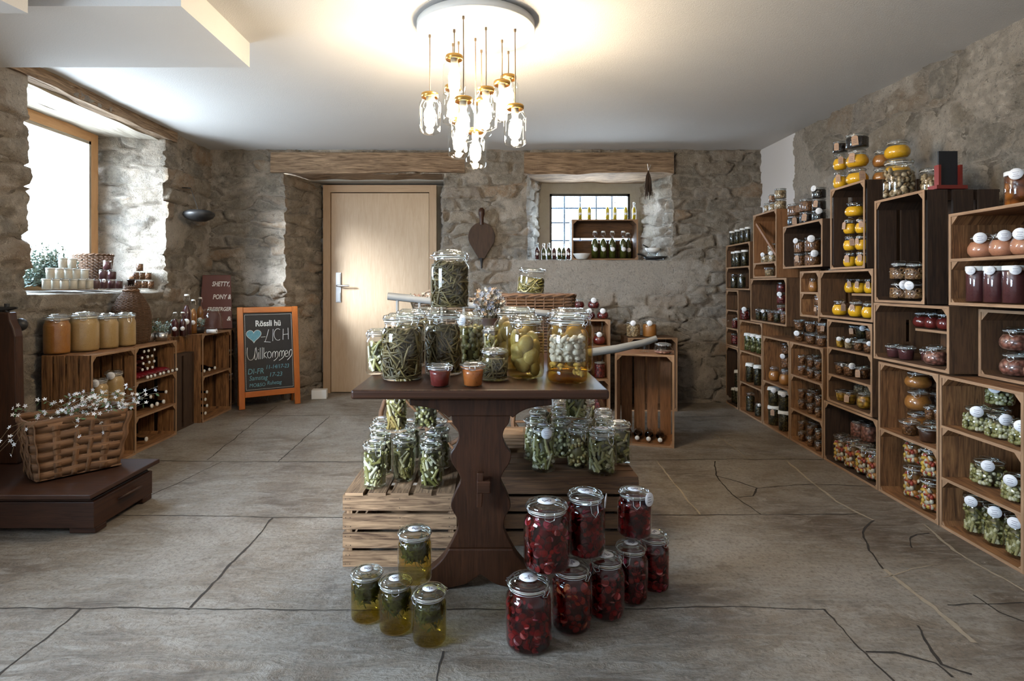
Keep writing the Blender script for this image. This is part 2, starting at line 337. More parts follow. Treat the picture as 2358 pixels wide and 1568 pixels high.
def stonemat(name, warm=1.0):
    t = NT(name); o = t.n('TexCoord').outputs['Object']; at = t.n('VertexColor', layer_name='wk').outputs[0]; s = t.n('SeparateColor'); t.l(at, s.inputs[0]); R, G, B = s.outputs[0], s.outputs[1], s.outputs[2]
    st = t.ramp(R, [(0, (.24, .212, .175)), (.22, (.38, .325, .255)), (.4, (.29, .262, .23)), (.58, (.45, .365, .27)), (.74, (.33, .288, .235)), (.9, (.46, .315, .20)), (1, (.38, .345, .305))])
    n1 = t.noise(o, 9, 6, .7); n2 = t.noise(o, 55, 5, .7); n3 = t.noise(o, 3.0, 3, .6)
    st = t.mix(t.ramp(n1, [(.42, (0, 0, 0)), (.64, (.85, .85, .85))]), st, (.52, .44, .35)); st = t.mix(t.ramp(n2, [(.56, (0, 0, 0)), (.75, (.6, .6, .6))]), st, (.15, .14, .115))
    mo = t.mix(n1, (.53, .445, .36), (.74, .65, .545)); mo = t.mix(t.ramp(n2, [(.55, (0, 0, 0)), (.72, (.75, .75, .75))]), mo, (.25, .21, .16))
    mo = t.mix(t.ramp(n3, [(.58, (0, 0, 0)), (.74, (.55, .55, .55))]), mo, (.43, .29, .16))
    c = t.mix(t.math('MAXIMUM', B, t.math('MULTIPLY', t.math('SUBTRACT', 1.0, G), .85), True), st, mo)
    crack = t.ramp(t.noise(o, 22, 6, .8, .8), [(.34, (1, 1, 1)), (.43, (0, 0, 0))]); c = t.mix(t.math('MULTIPLY', crack, .5), c, (.055, .045, .035))
    pit = t.ramp(t.noise(o, 75, 4, .75), [(.30, (1, 1, 1)), (.38, (0, 0, 0))]); c = t.mix(t.math('MULTIPLY', pit, .6), c, (.05, .04, .03))
    lite = t.ramp(t.noise(o, 40, 6, .8, .5), [(.56, (0, 0, 0)), (.66, (.7, .7, .7))]); c = t.mix(lite, c, (.66, .60, .50))
    jl = t.math('MULTIPLY', t.math('LESS_THAN', G, .25), t.math('LESS_THAN', B, .4)); c = t.mix(t.math('MULTIPLY', jl, t.ramp(n1, [(.40, (0, 0, 0)), (.62, (.62, .62, .62))])), c, (.09, .07, .05))
    c = t.mix(t.math('GREATER_THAN', B, 1.5), c, (.62, .585, .57))
    nb = t.math('ADD', t.math('ADD', t.math('MULTIPLY', n2, 1.0), t.math('MULTIPLY', t.noise(o, 170, 3, .7), .6)), t.math('ADD', t.math('MULTIPLY', t.noise(o, 22, 6, .8, .8), 2.0), t.math('MULTIPLY', pit, -.4)))
    nb = t.math('MULTIPLY', nb, t.math('LESS_THAN', B, 1.5))
    return t.pbr(c, .95, 0, t.bump(nb, .022, 1.0))
M['stone'] = stonemat('rubble_stone')
def axis(br, step):
    out = []
    for a, b in zip(br[:-1], br[1:]): n = max(2, int(round((b - a) / step))); out += list(np.linspace(a, b, n, endpoint=False))
    return np.array(out + [br[-1]])
def wall(name, O, U, N, ub, vb, ops, cell, seed, step=.0125, cov=.45, extra=None):
    """masonry sheet along U with openings; each opening: u0,u1,v0,v1,depth,(splay left,right,bottom)"""
    O, U, N = (np.array(a, float) for a in (O, U, N)); V = np.array((0, 0, 1.))
    us = axis(sorted(set(ub + [o[0] for o in ops] + [o[1] for o in ops])), step); vs = axis(sorted(set(vb + [x for o in ops for x in (o[2], o[3]) if vb[0] < x < vb[-1]])), step)
    Ug, Vg = np.meshgrid(us, vs, indexing='ij')
    def field(u, v):
        d, r, s, c = stone(u, v, cell[0], cell[1], seed, cov)
        if extra: d, r, s, c = extra(u, v, d, r, s, c)
        return d, np.stack([r, s, c], -1)
    def jit(u, v):
        ju = np.zeros(u.shape); jv = np.zeros(u.shape)
        for o in ops:
            for k, e in enumerate((o[0], o[1])):
                near = np.exp(-np.abs(u - e) / .05) * sstep(o[2] - .1, o[2], v) * (1 - sstep(o[3], o[3] + .1, v)); ju = ju + near * .05 * (fbm(v * 7, v * 0 + k * 3 + e, seed + 5, 4, .7) - .5) * (1 if k else -1)
            near = np.exp(-np.abs(v - o[2]) / .03) * sstep(o[0] - .1, o[0], u) * (1 - sstep(o[1], o[1] + .1, u)) * (o[2] > .01); jv = jv + near * .02 * (fbm(u * 5, u * 0, seed + 6) - .5)
        return ju, jv
    def front(u, v):
        d, A = field(u, v); ju, jv = jit(u, v); return O + U * (u + ju)[..., None] + V * (v + jv)[..., None] + N * d[..., None], A
    P, A = front(Ug, Vg); mask = np.ones((len(us) - 1, len(vs) - 1), bool); um = (us[:-1] + us[1:]) / 2; vm = (vs[:-1] + vs[1:]) / 2
    for o in ops: mask &= ~((um[:, None] > o[0]) & (um[:, None] < o[1]) & (vm[None] > o[2]) & (vm[None] < o[3]))
    root = struct(link(name, grid_mesh(name, P, A, M['stone'], mask)))
    for o in ops:
        D = o[4]; S = np.linspace(0, 1, max(3, int(D / .018))); sp = o[5]
        for side in range(3):
            if side < 2: T = vs[(vs >= o[2] - 1e-6) & (vs <= o[3] + 1e-6)]; e = o[side]; P0, A0 = front(np.full(T.shape, e), T)
            else:
                if o[2] < .01: continue
                T = us[(us >= o[0] - 1e-6) & (us <= o[1] + 1e-6)]; P0, A0 = front(T, np.full(T.shape, o[2]))
            Sg, Tg = np.meshgrid(S, T, indexing='ij'); blend = sstep(0, .12, Sg)
            if side < 2:
                sgn = 1 if side == 0 else -1; base = O + U * (e + sgn * sp[side]) + V * T[:, None] - N * D; nn = U * sgn
            else:
                fr = (T - o[0]) / (o[1] - o[0]); base = O + U * (o[0] + sp[0] + fr * (o[1] - o[0] - sp[0] - sp[1]))[:, None] + V * (o[2] + sp[2]) - N * D; nn = V
            Q = P0[None] * (1 - Sg[..., None]) + base[None] * Sg[..., None]
            d, r, s, c = stone(Sg * D + 7.3 * (side + 1), Tg, cell[0], cell[1], seed + 3 + side, cov if side < 2 else 1.0); d = d - .03
            if side == 2: d = d * .35
            Q = Q + nn * (d * blend)[..., None]; AA = np.stack([r, s, c], -1); AA = A0[None] * (1 - blend[..., None]) + AA * blend[..., None]
            link('reveal', grid_mesh('reveal', Q, AA, M['stone']), root)
    return root
BY = 5.73
def ex_back(u, v, d, r, s, c):
    # smooth render below the small window, left of it rubble again
    k = sstep(-.1, .35, u) * (1 - sstep(1.75, 2.15, u)) * sstep(.85, 1.15, v + .15 * (fbm(u * 4, v * 4, 99) - .5)) * (1 - sstep(1.34, 1.40, v)); return d * (1 - k) + (.034 + .018 * (fbm(u * 5, v * 7, 5) - .5)) * k, r, s, np.maximum(c, k)
wall('wall_back', (0, BY, 0), (1, 0, 0), (0, -1, 0), [-2.84, 2.72], [0, 2.42], [(-1.99, -.475, 0, 2.19, .60, (.20, .05, 0)), (.325, 1.72, 1.36, 2.19, .50, (.17, .19, .0))], (.30, .115), 3, .0125, .36, ex_back)
wall('wall_left', (-2.745, 0, 0), (0, 1, 0), (1, 0, 0), [2.7, 5.80], [0, 2.42], [(3.47, 4.94, 1.065, 2.34, .50, (.1, .19, .03))], (.34, .14), 11, .0135, .38)
def ex_right(u, v, d, r, s, c):
    e = u + .05 * (fbm(v * 7, v * 0, 12, 4, .7) - .5) * 2 > 5.07; return np.where(e, .03, d), r, s, np.where(e, 2.0, c)
wall('wall_right', (2.60, 0, 0), (0, 1, 0), (-1, 0, 0), [1.7, 5.80], [0, 2.42], [], (.36, .22), 23, .0145, .44, ex_right)

def boxes(name, mat, L, kind='structure', parent=None):
    b = MB()
    for c, d in L: b.box(c, d)
    o = b.build(name, mat, parent)
    if kind and not parent: o['kind'] = kind
    return o
# near part of the room, behind and beside the camera
YN = -2.0
boxes('wall_left', M['plaster'], [((-2.80, (YN - .35) / 2 - .05, 1.21), (.16, abs(YN) - .25, 2.42)), ((-2.80, 1.975, 1.21), (.16, 1.45, 2.42)), ((-2.80, .45, .40), (.16, 1.6, .80)), ((-2.80, .45, 2.31), (.16, 1.6, .22))])
boxes('wall_right', M['plaster'], [((2.66, (YN + 1.7) / 2, 1.21), (.12, 1.7 - YN, 2.42))])
boxes('wall_front', M['plaster'], [((-.1, YN, 1.21), (5.6, .12, 2.42))])
# ceiling with the lowered box on the left
tc = NT('ceiling_plaster'); oc = tc.n('TexCoord').outputs['Object']; cc = tc.mix(tc.noise(oc, 1.2, 4), (.60, .585, .57), (.67, .655, .64)); M['ceil'] = tc.pbr(cc, .85, 0, tc.bump(tc.noise(oc, 160, 3), .0015))
boxes('ceiling', M['ceil'], [((-.1, 1.95, 2.50), (5.8, 8.1, .16))])
b = MB(); b.box((-2.05, 2.83, 2.36), (1.50, .70, .14)); 
b.prism([(-2.8, 1.7), (-1.98, 1.7), (-1.86, 2.38), (-2.8, 2.38)], 2.215, 2.42, lambda a, c, t: (a, c, t)); struct(b.build('trim_1', M['ceil']))
# floor of big flagstones
tf = NT('flagstone'); of = tf.n('TexCoord').outputs['Object']
f1 = tf.noise(of, 1.3, 5, .65, .6); f2 = tf.noise(tf.scaled(of, (2.2, 7, 1)), 2.2, 7, .75, 1.6); f3 = tf.noise(of, 60, 5, .7); f4 = tf.noise(of, 6, 5, .7)
cf = tf.ramp(f1, [(.38, (.105, .076, .052)), (.5, (.20, .163, .125)), (.62, (.285, .25, .212))]); cf = tf.mix(tf.ramp(f2, [(.45, (0, 0, 0)), (.66, (.75, .75, .75))]), cf, (.33, .30, .26)); cf = tf.mix(tf.ramp(f3, [(.48, (0, 0, 0)), (.68, (.75, .75, .75))]), cf, (.075, .06, .045)); cf = tf.mix(tf.ramp(f4, [(.58, (0, 0, 0)), (.68, (.6, .6, .6))]), cf, (.10, .078, .06))
rf = tf.ramp(f4, [(.3, (.36, .36, .36)), (.7, (.55, .55, .55))]); nf = tf.bump(tf.math('ADD', tf.math('MULTIPLY', f2, .7), tf.math('MULTIPLY', f3, .3)), .016, 1.0)
M['floor'] = tf.pbr(cf, rf, 0, nf)
M['joint'] = plain('dark_floor_joint', (.022, .016, .011), .95, var=.4, vs=30); M['jointl'] = plain('sandy_floor_joint', (.27, .22, .16), .95, var=.3, vs=30)
fl = MB(); fl.add([(-3.3, YN, 0), (2.7, YN, 0), (2.7, 6.5, 0), (-3.3, 6.5, 0)], [(0, 1, 2, 3)]); fl.add([(-3.3, YN, -.1), (2.7, YN, -.1), (2.7, 6.5, -.1), (-3.3, 6.5, -.1)], [(3, 2, 1, 0)])
J = [([(-300, 1406), (68, 1400), (187, 1402), (271, 1399)], 5, 1), ([(271, 1399), (380, 1401), (438, 1403)], 13, 1), ([(438, 1403), (645, 1404), (1100, 1404), (1450, 1403), (1700, 1398), (1897, 1403)], 4, 1),
     ([(438, 1400), (500, 1335), (560, 1270), (628, 1193)], 11, 1), ([(187, 1402), (90, 1480), (0, 1548), (-60, 1600)], 9, 1), ([(-200, 1184), (282, 1187), (500, 1188), (628, 1192), (787, 1192), (1100, 1190), (1505, 1186), (1612, 1186), (1830, 1184), (1978, 1183)], 6, 1),
     ([(509, 1064), (420, 1108), (330, 1148), (240, 1190)], 5, 1), ([(200, 1060), (366, 1061), (577, 1064), (800, 1064), (1250, 1062), (1456, 1060), (1700, 1057), (1902, 1058)], 9, 1), ([(475, 1060), (540, 1010), (600, 962), (640, 935)], 5, 1),
     ([(1019, 1500), (1012, 1530), (1003, 1575), (990, 1640)], 7, 1), ([(1512, 1062), (1560, 1120), (1612, 1186)], 9, 2), ([(1646, 1062), (1650, 1096), (1664, 1115), (1680, 1134), (1695, 1147), (1752, 1185)], 7, 1),
     ([(1650, 1096), (1689, 1107), (1744, 1124), (1735, 1143), (1695, 1147)], 9, 1), ([(1808, 1060), (1868, 1109), (1900, 1132), (1927, 1156), (1978, 1183), (2012, 1198)], 18, 2), ([(1744, 1124), (1868, 1115), (2030, 1121)], 6, 1),
     ([(1646, 1000), (1690, 1030), (1723, 1057)], 8, 2), ([(2012, 1198), (1988, 1215), (1985, 1232), (2000, 1268), (2038, 1311)], 11, 1), ([(2038, 1311), (2098, 1360), (2149, 1396), (2240, 1480)], 22, 2), ([(2102, 1262), (2095, 1240), (2110, 1230), (2140, 1228)], 9, 1),
     ([(2127, 1207), (2195, 1266), (2259, 1305), (2357, 1358), (2480, 1430)], 16, 2), ([(1897, 1403), (1950, 1460), (1995, 1505), (2055, 1568), (2120, 1640)], 8, 1), ([(1995, 1503), (2063, 1505), (2153, 1528), (2190, 1560)], 9, 1), ([(2115, 1441), (2130, 1475), (2170, 1530), (2238, 1552)], 10, 1),
     ([(2240, 1370), (2302, 1410), (2357, 1432)], 6, 1), ([(2180, 1392), (2290, 1390), (2440, 1390)], 5, 1), ([(1400, 962), (1600, 960), (1690, 958)], 6, 1), ([(560, 958), (760, 956), (1000, 958)], 7, 1), ([(760, 958), (700, 1010), (640, 1063)], 6, 1), ([(2040, 1330), (2060, 1326), (2100, 1312), (2150, 1300)], 6, 2)]
rj = random.Random(3)
for pts, wd, mi in J:
    W = []
    for (x, y) in pts: Y = CH * F / (y - CY); W.append(Vector((px(x, Y), Y, 0)))
    fine = []
    for a, c in zip(W[:-1], W[1:]):
        n = max(1, int((c - a).length / .025)); fine += [a.lerp(c, i / n) for i in range(n)]
    fine.append(W[-1]); vs = []; ww = wd * .0006; drift = 0
    for i, p in enumerate(fine):
        t = (fine[min(i + 1, len(fine) - 1)] - fine[max(i - 1, 0)]).normalized(); s = Vector((-t.y, t.x, 0)); drift = drift * .8 + rj.uniform(-.0035, .0035); ww = .6 * ww + .4 * wd * .0006 * rj.uniform(.1, 2.1)
        c = p + s * drift; vs += [c + s * (ww / 2 + rj.uniform(0, .0018)) + Vector((0, 0, .0012)), c - s * (ww / 2 + rj.uniform(0, .0018)) + Vector((0, 0, .0012))]
    fl.m = mi; fl.add(vs, [(2 * i, 2 * i + 1, 2 * i + 3, 2 * i + 2) for i in range(len(fine) - 1)])
struct(fl.build('floor', [M['floor'], M['joint'], M['jointl']]))

# ------------------------------------------------------------------ lintels, windows, door
def beam(name, x0, x1, y0, y1, z0, z1, mat, seed=1, amp=.012):
    n = 60; m = 5; rs = np.random.RandomState(seed); b = MB(); r0 = random.random() * 5
    long = x1 - x0 > y1 - y0; A0, A1 = (x0, x1) if long else (y0, y1); B0, B1 = (y0, y1) if long else (x0, x1)
    ring = [(B0, z0), ((B0 + B1) / 2, z0), (B1, z0), (B1, z1), (B0, z1), (B0, (z0 + z1) / 2)]; vs = []
    for i in range(n):
        a = A0 + (A1 - A0) * i / (n - 1)
        for k, (p, z) in enumerate(ring):
            dp = amp * (vn(np.array(a * 6.), np.array(k * 3.1), seed) - .5) * 2; dz = amp * (vn(np.array(a * 5.), np.array(k * 5.7), seed + 2) - .5) * 2
            if z == z1: dz = 0
            vs.append((a, p + float(dp), z + float(dz)) if long else (p + float(dp), a, z + float(dz)))
    fs = []; uvs = []; K = len(ring)
    for i in range(n - 1):
        for k in range(K):
            k2 = (k + 1) % K; f = (i * K + k, (i + 1) * K + k, (i + 1) * K + k2, i * K + k2); fs.append(f if long else f[::-1]); u = [(i * (A1 - A0) / n + r0, k * .12), ((i + 1) * (A1 - A0) / n + r0, k * .12), ((i + 1) * (A1 - A0) / n + r0, k * .12 + .12), (i * (A1 - A0) / n + r0, k * .12 + .12)]; uvs.append(u if long else u[::-1])
    fs += [tuple(range(K)), tuple(range((n - 1) * K, n * K))]; uvs += [[(p * .3, z) for p, z in ring]] * 2
    b.add(vs, fs, uvs); return struct(b.build(name, mat))
beam('trim_2', px(623, 5.66), px(1070, 5.66), 5.655, 6.12, 2.195, 2.385, M['beam'], 4)
beam('trim_3', px(1207, 5.66), px(1551, 5.66), 5.655, 6.3, 2.185, 2.385, M['beam'], 9)
beam('trim_4', -2.76, -2.685, 3.15, 5.06, 2.335, 2.419, M['beam'], 14, .010)
beam('trim_5', -3.00, -2.765, 3.15, 5.0, 2.325, 2.419, M['beamL'], 15, .008)
beam('trim_6', -3.28, -3.005, 3.15, 5.0, 2.325, 2.419, M['beamL'], 16, .008)
boxes('trim_7', M['seal'], [((-1.25, 6.335, 1.21), (1.95, .08, 2.42)), ((-1.15, 6.20, 2.30), (1.7, .3, .24))])
# window 1 (left wall)
wf = MB(); x = -3.19; y0, y1, z0, z1 = 3.42, 4.755, 1.09, 2.335; fw = .085
for c, d in [((x, (y0 + y1) / 2, z1 - fw / 2), (.07, y1 - y0 - 2 * fw, fw)), ((x, (y0 + y1) / 2, z0 + .06), (.08, y1 - y0 - 2 * fw, .12)), ((x, y0 + fw / 2, (z0 + z1) / 2), (.07, fw, z1 - z0)), ((x, y1 - fw / 2, (z0 + z1) / 2), (.07, fw, z1 - z0))]: wf.box(c, d)
W1 = struct(wf.build('window_1', M['frame'])); g = MB(); g.box((x - .01, (y0 + y1) / 2, (z0 + z1) / 2), (.006, y1 - y0 - .14, z1 - z0 - .14)); g.build('window_pane', M['pane'], W1)
sf = MB(); a0, a1, c0, c1 = y0 + fw, y1 - fw, z0 + .12, z1 - fw
for c, d in [((x + .012, (a0 + a1) / 2, c1 - .012), (.05, a1 - a0, .024)), ((x + .012, (a0 + a1) / 2, c0 + .012), (.05, a1 - a0, .024)), ((x + .012, a1 - .012, (c0 + c1) / 2), (.05, .024, c1 - c0)), ((x + .012, a0 + .012, (c0 + c1) / 2), (.05, .024, c1 - c0))]: sf.box(c, d)
sf.build('sash', M['beamL'], W1)
portal((-3.24, (y0 + y1) / 2, (z0 + z1) / 2), z1 - z0, y1 - y0, (0, -PI / 2, 0))
# window 2 (back wall)
X0, X1, Z0, Z1 = px(1265, 6.24), px(1449, 6.24), 1.40, 2.075; Yw = 6.23
boxes('trim_8', M['seal'], [(((.40 + X0) / 2, Yw, 1.8), (X0 - .40, .07, .9)), (((X1 + 1.66) / 2, Yw, 1.8), (1.66 - X1, .07, .9)), (((X0 + X1) / 2, Yw, (Z1 + 2.30) / 2), (X1 - X0, .07, 2.30 - Z1)), (((X0 + X1) / 2, Yw, (Z0 + 1.30) / 2), (X1 - X0, .07, Z0 - 1.30))])
wf = MB()
for c, d in [(((X0 + X1) / 2, Yw, Z1 - .012), (X1 - X0, .04, .024)), (((X0 + X1) / 2, Yw, Z0 + .012), (X1 - X0, .04, .024)), ((X0 + .012, Yw, (Z0 + Z1) / 2), (.024, .04, Z1 - Z0)), ((X1 - .012, Yw, (Z0 + Z1) / 2), (.024, .04, Z1 - Z0))]: wf.box(c, d)
W2 = struct(wf.build('window_2', M['dkmetal'])); g = MB(); g.box(((X0 + X1) / 2, Yw + .005, (Z0 + Z1) / 2), (X1 - X0 - .03, .005, Z1 - Z0 - .03)); g.build('window_pane', M['pane'], W2)
M['grille'] = plain('blue_grey_window_bar', (.12, .17, .24), .5)
for xx in (1299.5, 1336, 1373, 1409): q = MB(); q.tube([(px(xx, 6.3), 6.30, Z0), (px(xx, 6.3), 6.30, Z1)], .011, 6); q.build('window_bar', M['grille'], W2)
for yy in (479.5, 513, 554): q = MB(); q.tube([(X0, 6.31, pz(yy, 6.31)), (X1, 6.31, pz(yy, 6.31))], .011, 6); q.build('window_bar', M['grille'], W2)
portal(((X0 + X1) / 2, Yw + .12, (Z0 + Z1) / 2), X1 - X0, Z1 - Z0, (-PI / 2, 0, 0))
# unseen window beside the camera, added for cool light on the front floor
for nm, c, d, rot, sx, sy in (('unseen_window', (-2.80, .45, 1.50), (.05, 1.6, 1.4), (0, -PI / 2, 0), 1.4, 1.6),):
    ax = 0 if d[0] < .1 else 1; L = []
    for s in (-1, 1):
        v = list(c); dd = list(d); v[2] += s * (d[2] / 2 - .04); dd[2] = .08; L.append((v, dd)); v = list(c); dd = list(d); v[1 - ax] += s * (d[1 - ax] / 2 - .04); dd[1 - ax] = .08; dd[2] -= .16; L.append((v, dd))
    v = list(c); dd = list(d); dd[1 - ax] = .06; dd[2] -= .16; L.append((v, dd)); W = boxes(nm, M['frame'], L); g = MB(); dd = list(d); dd[ax] = .006; dd[2] -= .1; dd[1 - ax] -= .1; g.box(c, dd); g.build('window_pane', M['pane'], W)
    v = list(c); v[ax] -= .09; portal(v, sx, sy, rot)
# door
dx0, dx1, dy, dz = px(747, 6.24), px(1006, 6.24), 6.24, 2.165; wd = .075
b = MB(); b.box((dx0 + wd / 2, dy, dz / 2), (wd, .10, dz)); b.box((dx1 - wd / 2, dy, dz / 2), (wd, .10, dz)); b.box(((dx0 + dx1) / 2, dy, dz - wd / 2), (dx1 - dx0 - 2 * wd, .10, wd)); D1 = struct(b.build('door_1', M['doorf']))
b = MB(); dw = dx1 - dx0 - 2 * wd - .012; nb = 9
b.box(((dx0 + dx1) / 2, dy - .01, (dz - wd) / 2), (dw, .045, dz - wd - .016)); DL = b.build('door_leaf', M['door'], D1)
hx = px(779, 6.19); b = MB(); b.box((hx, 6.202, pz(662, 6.2)), (.052, .012, .31)); b.box((hx, 6.192, pz(646, 6.2)), (.038, .012, .14)); b.box((hx, 6.192, pz(684, 6.2)), (.038, .012, .09)); b.build('lock_plate', M['steel'], DL)
b = MB(); hz = pz(658, 6.2); b.tube([(hx, 6.2, hz), (hx, 6.14, hz), (hx + .012, 6.125, hz), (hx + .13, 6.125, hz)], .010, 8); b.build('door_handle', M['steel'], DL)

# ------------------------------------------------------------------ pendant lamp of jars
DX, DY = px(1096, 2.94), 2.94
lamp = empty('jar_pendant_lamp', (DX, DY, 2.42), 0, 'round white ceiling lamp with eleven glowing jar shades on cords', 'ceiling lamp')
b = MB(); b.lathe([(0, -.046), (.288, -.046), (.291, -.043), (.291, -.012), (.285, -.010), (0, -.010)], 64); b.build('ceiling_plate', M['white'], lamp)
for a in (2.2, 1.0, -.6, -2.0): b = MB(); b.tube([(.21 * math.cos(a), .21 * math.sin(a), -.011), (.21 * math.cos(a), .21 * math.sin(a), 0)], .012, 8); b.build('spacer', M['dkmetal'], lamp)
tb = NT('glowing_bulb'); em = tb.n('Emission'); em.inputs[0].default_value = (1.0, .79, .54, 1); em.inputs[1].default_value = BULB; tb.l(em.outputs[0], tb.out.inputs[0]); M['bulb'] = tb.m
M['cord'] = plain('brown_fabric_cord', (.16, .11, .07), .8); M['socket'] = plain('cream_lamp_socket', (.60, .52, .38), .5)
JR, JH = .056, .195
jb = MB(); jb.lathe([(JR * .70, 0), (JR * .72, -.012), (JR * .74, -.026), (JR * .98, -.045), (JR, -.06), (JR, -.15), (JR * .93, -JH + .012), (JR * .6, -JH), (0, -JH + .006)], 28); jme = jb.mesh('shade_jar', M['glass'])
lb = MB(); lb.lathe([(0, .006), (JR * .72, .006), (JR * .76, .002), (JR * .76, -.014), (JR * .70, -.016)], 24); lme = lb.mesh('jar_lid', M['brass'])
sb = MB(); sb.lathe([(0, 0), (.018, 0), (.018, -.035), (.014, -.05), (0, -.05)], 12); sme = sb.mesh('lamp_socket', M['socket'])
bb = MB(); bb.lathe([(0, -.045), (.013, -.05), (.016, -.062), (.027, -.085), (.030, -.10), (.026, -.118), (.014, -.128), (0, -.131)], 16); bme = bb.mesh('bulb', M['bulb'])
for (xc, yc, xt, yt) in [(990, 218, 989.7, 80), (1045, 131, 1046, 68), (1067, 228, 1067, 37), (1119.6, 206, 1119, 63), (1156, 190, 1156, 92), (1170.5, 177, 1170.5, 118), (1186, 245, 1186, 67), (1036, 200, 1043, 100), (1096, 300, 1094.7, 88), (1054, 276, 1056, 96), (1112, 232, 1108.5, 115)]:
    Yj = 1.244 * F / (CY - yt); X = px(xt, Yj); zc = pz(yc, Yj); pos = (X - DX, Yj - DY, zc - 2.42)
    q = link('shade_jar', jme, lamp, pos); link('jar_lid', lme, q); link('lamp_socket', sme, q); link('bulb', bme, q)
    b = MB(); b.tube([(pos[0], pos[1], pos[2]), (pos[0] + .001, pos[1], (pos[2] - .046) / 2), (pos[0], pos[1], -.046)], .0032, 6); b.tube([(pos[0], pos[1], -.06), (pos[0], pos[1], -.046)], .006, 8); b.build('cord', M['cord'], lamp)
# ------------------------------------------------------------------ jars
MESH = {}
def cached(key, fn):
    if key not in MESH: MESH[key] = fn()
    return MESH[key]
BODY = {  # outline of the glass (r, z) as shares of radius and height, lid outline, neck radius and level
 'straight': ([(0, .012), (.84, .0), (.95, .02), (1, .07), (1, .66), (.97, .715), (.86, .765), (.80, .79), (.80, .865)], [(.80, .868), (.88, .873), (.90, .90), (.89, .935), (.85, .955), (.78, .955), (.75, .938), (.68, .938), (.64, .97), (.58, .985), (.50, .985), (.46, .972), (0, .975)], .80, .83, .70),
 'wide': ([(0, .012), (.86, .0), (.96, .02), (1, .07), (1, .68), (.97, .73), (.90, .77), (.87, .79), (.87, .86)], [(.87, .865), (.95, .87), (.97, .90), (.96, .935), (.92, .955), (.84, .955), (.81, .938), (.72, .938), (.68, .97), (.62, .985), (.53, .985), (.49, .972), (0, .975)], .87, .83, .76),
 'belly': ([(0, .02), (.55, .0), (.80, .06), (.97, .20), (1, .32), (.97, .45), (.82, .60), (.72, .67), (.69, .72), (.69, .80)], [(.69, .805), (.78, .81), (.79, .85), (.74, .90), (.58, .91), (.54, .95), (.42, .985), (.2, 1.0), (0, .98)], .69, .76, .64),
 'bowl': ([(0, .02), (.66, .0), (.74, .05), (.84, .50), (.88, .70), (.90, .76)], [(.90, .765), (1.0, .775), (1.0, .83), (.93, .88), (.76, .89), (.70, .95), (.5, .98), (0, .96)], .90, .72, .64),
 'cyl': ([(0, .01), (.93, .0), (1, .03), (1, .84), (.93, .88)], None, .94, .86, .86),
}
def lathe_mesh(name, prof, r, h, n, mat): b = MB(); b.lathe([(p[0] * r, p[1] * h) for p in prof], n); return b.mesh(name, mat)
def content_prof(shape, r, h, fill=None):
    pr = BODY[shape][0]; fl = fill or BODY[shape][4]; out = [(0, .022)]; ins = .0022 / r + .015
    for (a, z) in pr[1:]:
        if z >= fl: break
        out.append((max(0, a - ins), max(z, .022)))
    last = next((p for p in pr if p[1] >= fl), pr[-1]); prev = out[-1]
    t = (fl - prev[1]) / max(1e-6, last[1] - prev[1]); out.append((prev[0] + (last[0] - ins - prev[0]) * min(1, max(0, t)), fl)); out.append((out[-1][0] * .5, fl + .006)); out.append((0, fl))
    return out
def clip_mesh(shape, r, h, style, lod):
    b = MB(); rn = BODY[shape][2] * r; zn = BODY[shape][3] * h; rl = max(p[0] for p in BODY[shape][1]) * r; zl = BODY[shape][1][2][1] * h; wr = .0013 if lod else .0016; n = 4 if lod else 5; N = 14 if lod else 24
    ring = lambda R, z: b.tube([(R * math.cos(2 * PI * k / N), R * math.sin(2 * PI * k / N), z) for k in range(N)], wr, n, True)
    ring(rn + wr, zn); ring(rl + wr * .5, zl)
    if style != 'plain':
        sx = .20 * r; fy = -(rl + .003)           # front latch: two struts and the loop hanging below
        for s in (-1, 1): b.tube([(s * sx, fy * .98, zl + .001), (s * sx, fy - .003, (zl + zn) / 2), (s * sx * 1.05, -(rn + .006), zn - .004)], wr, n)
        b.tube([(-sx, fy * .98, zl), (sx, fy * .98, zl)], wr, n)
        d = .17 * h if style == 'hang' else .05 * h; out = .012 if style == 'hang' else .006
        b.tube([(-sx, -(rn + .006), zn), (-sx * .95, -(rn + out), zn - d * .6), (0, -(rn + out + .003), zn - d), (sx * .95, -(rn + out), zn - d * .6), (sx, -(rn + .006), zn)], wr, n)
        for s in (-1, 1): b.tube([(s * rl * .3, rl * .95, zl), (s * rl * .32, rl + .008, (zl + zn) / 2), (s * rl * .3, rn * .96, zn)], wr, n)   # hinge at the back
        b.tube([(-rl * .3, rl + .004, zl), (rl * .3, rl + .004, zl)], wr, n)
    return b.mesh('wire_clip', M['metal'])
def tagmesh(kind, s):
    b = MB()
    if kind == 'round': b.lathe([(0, -.0006), (.021 * s, -.0006), (.021 * s, .0006), (0, .0006)], 20, R=Matrix.Rotation(PI / 2, 3, 'X')); m = M['paper']
    else:
        b.prism([(-.014 * s, -.05 * s), (.014 * s, -.05 * s), (.014 * s, -.012 * s), (.008 * s, -.004 * s), (-.008 * s, -.004 * s), (-.014 * s, -.012 * s)], -.0006, .0006); m = M['kraft']
    b.m = 1
    for k in range(3):
        z = (.006 - .007 * k) * s if kind == 'round' else (-.022 - .008 * k) * s; b.box((0, -.0009, z), ((.018 - .004 * (k % 2)) * s, .0003, .0013 * s))
    if kind != 'round': b.m = 2; b.tube([(0, -.001, -.008 * s), (.003, -.002, .004 * s), (0, .004, .012 * s)], .0009, 4)
    return b.mesh('paper_tag' if kind == 'round' else 'card_tag', [m, M['ink'], M['string']])
class Jar:
    pass
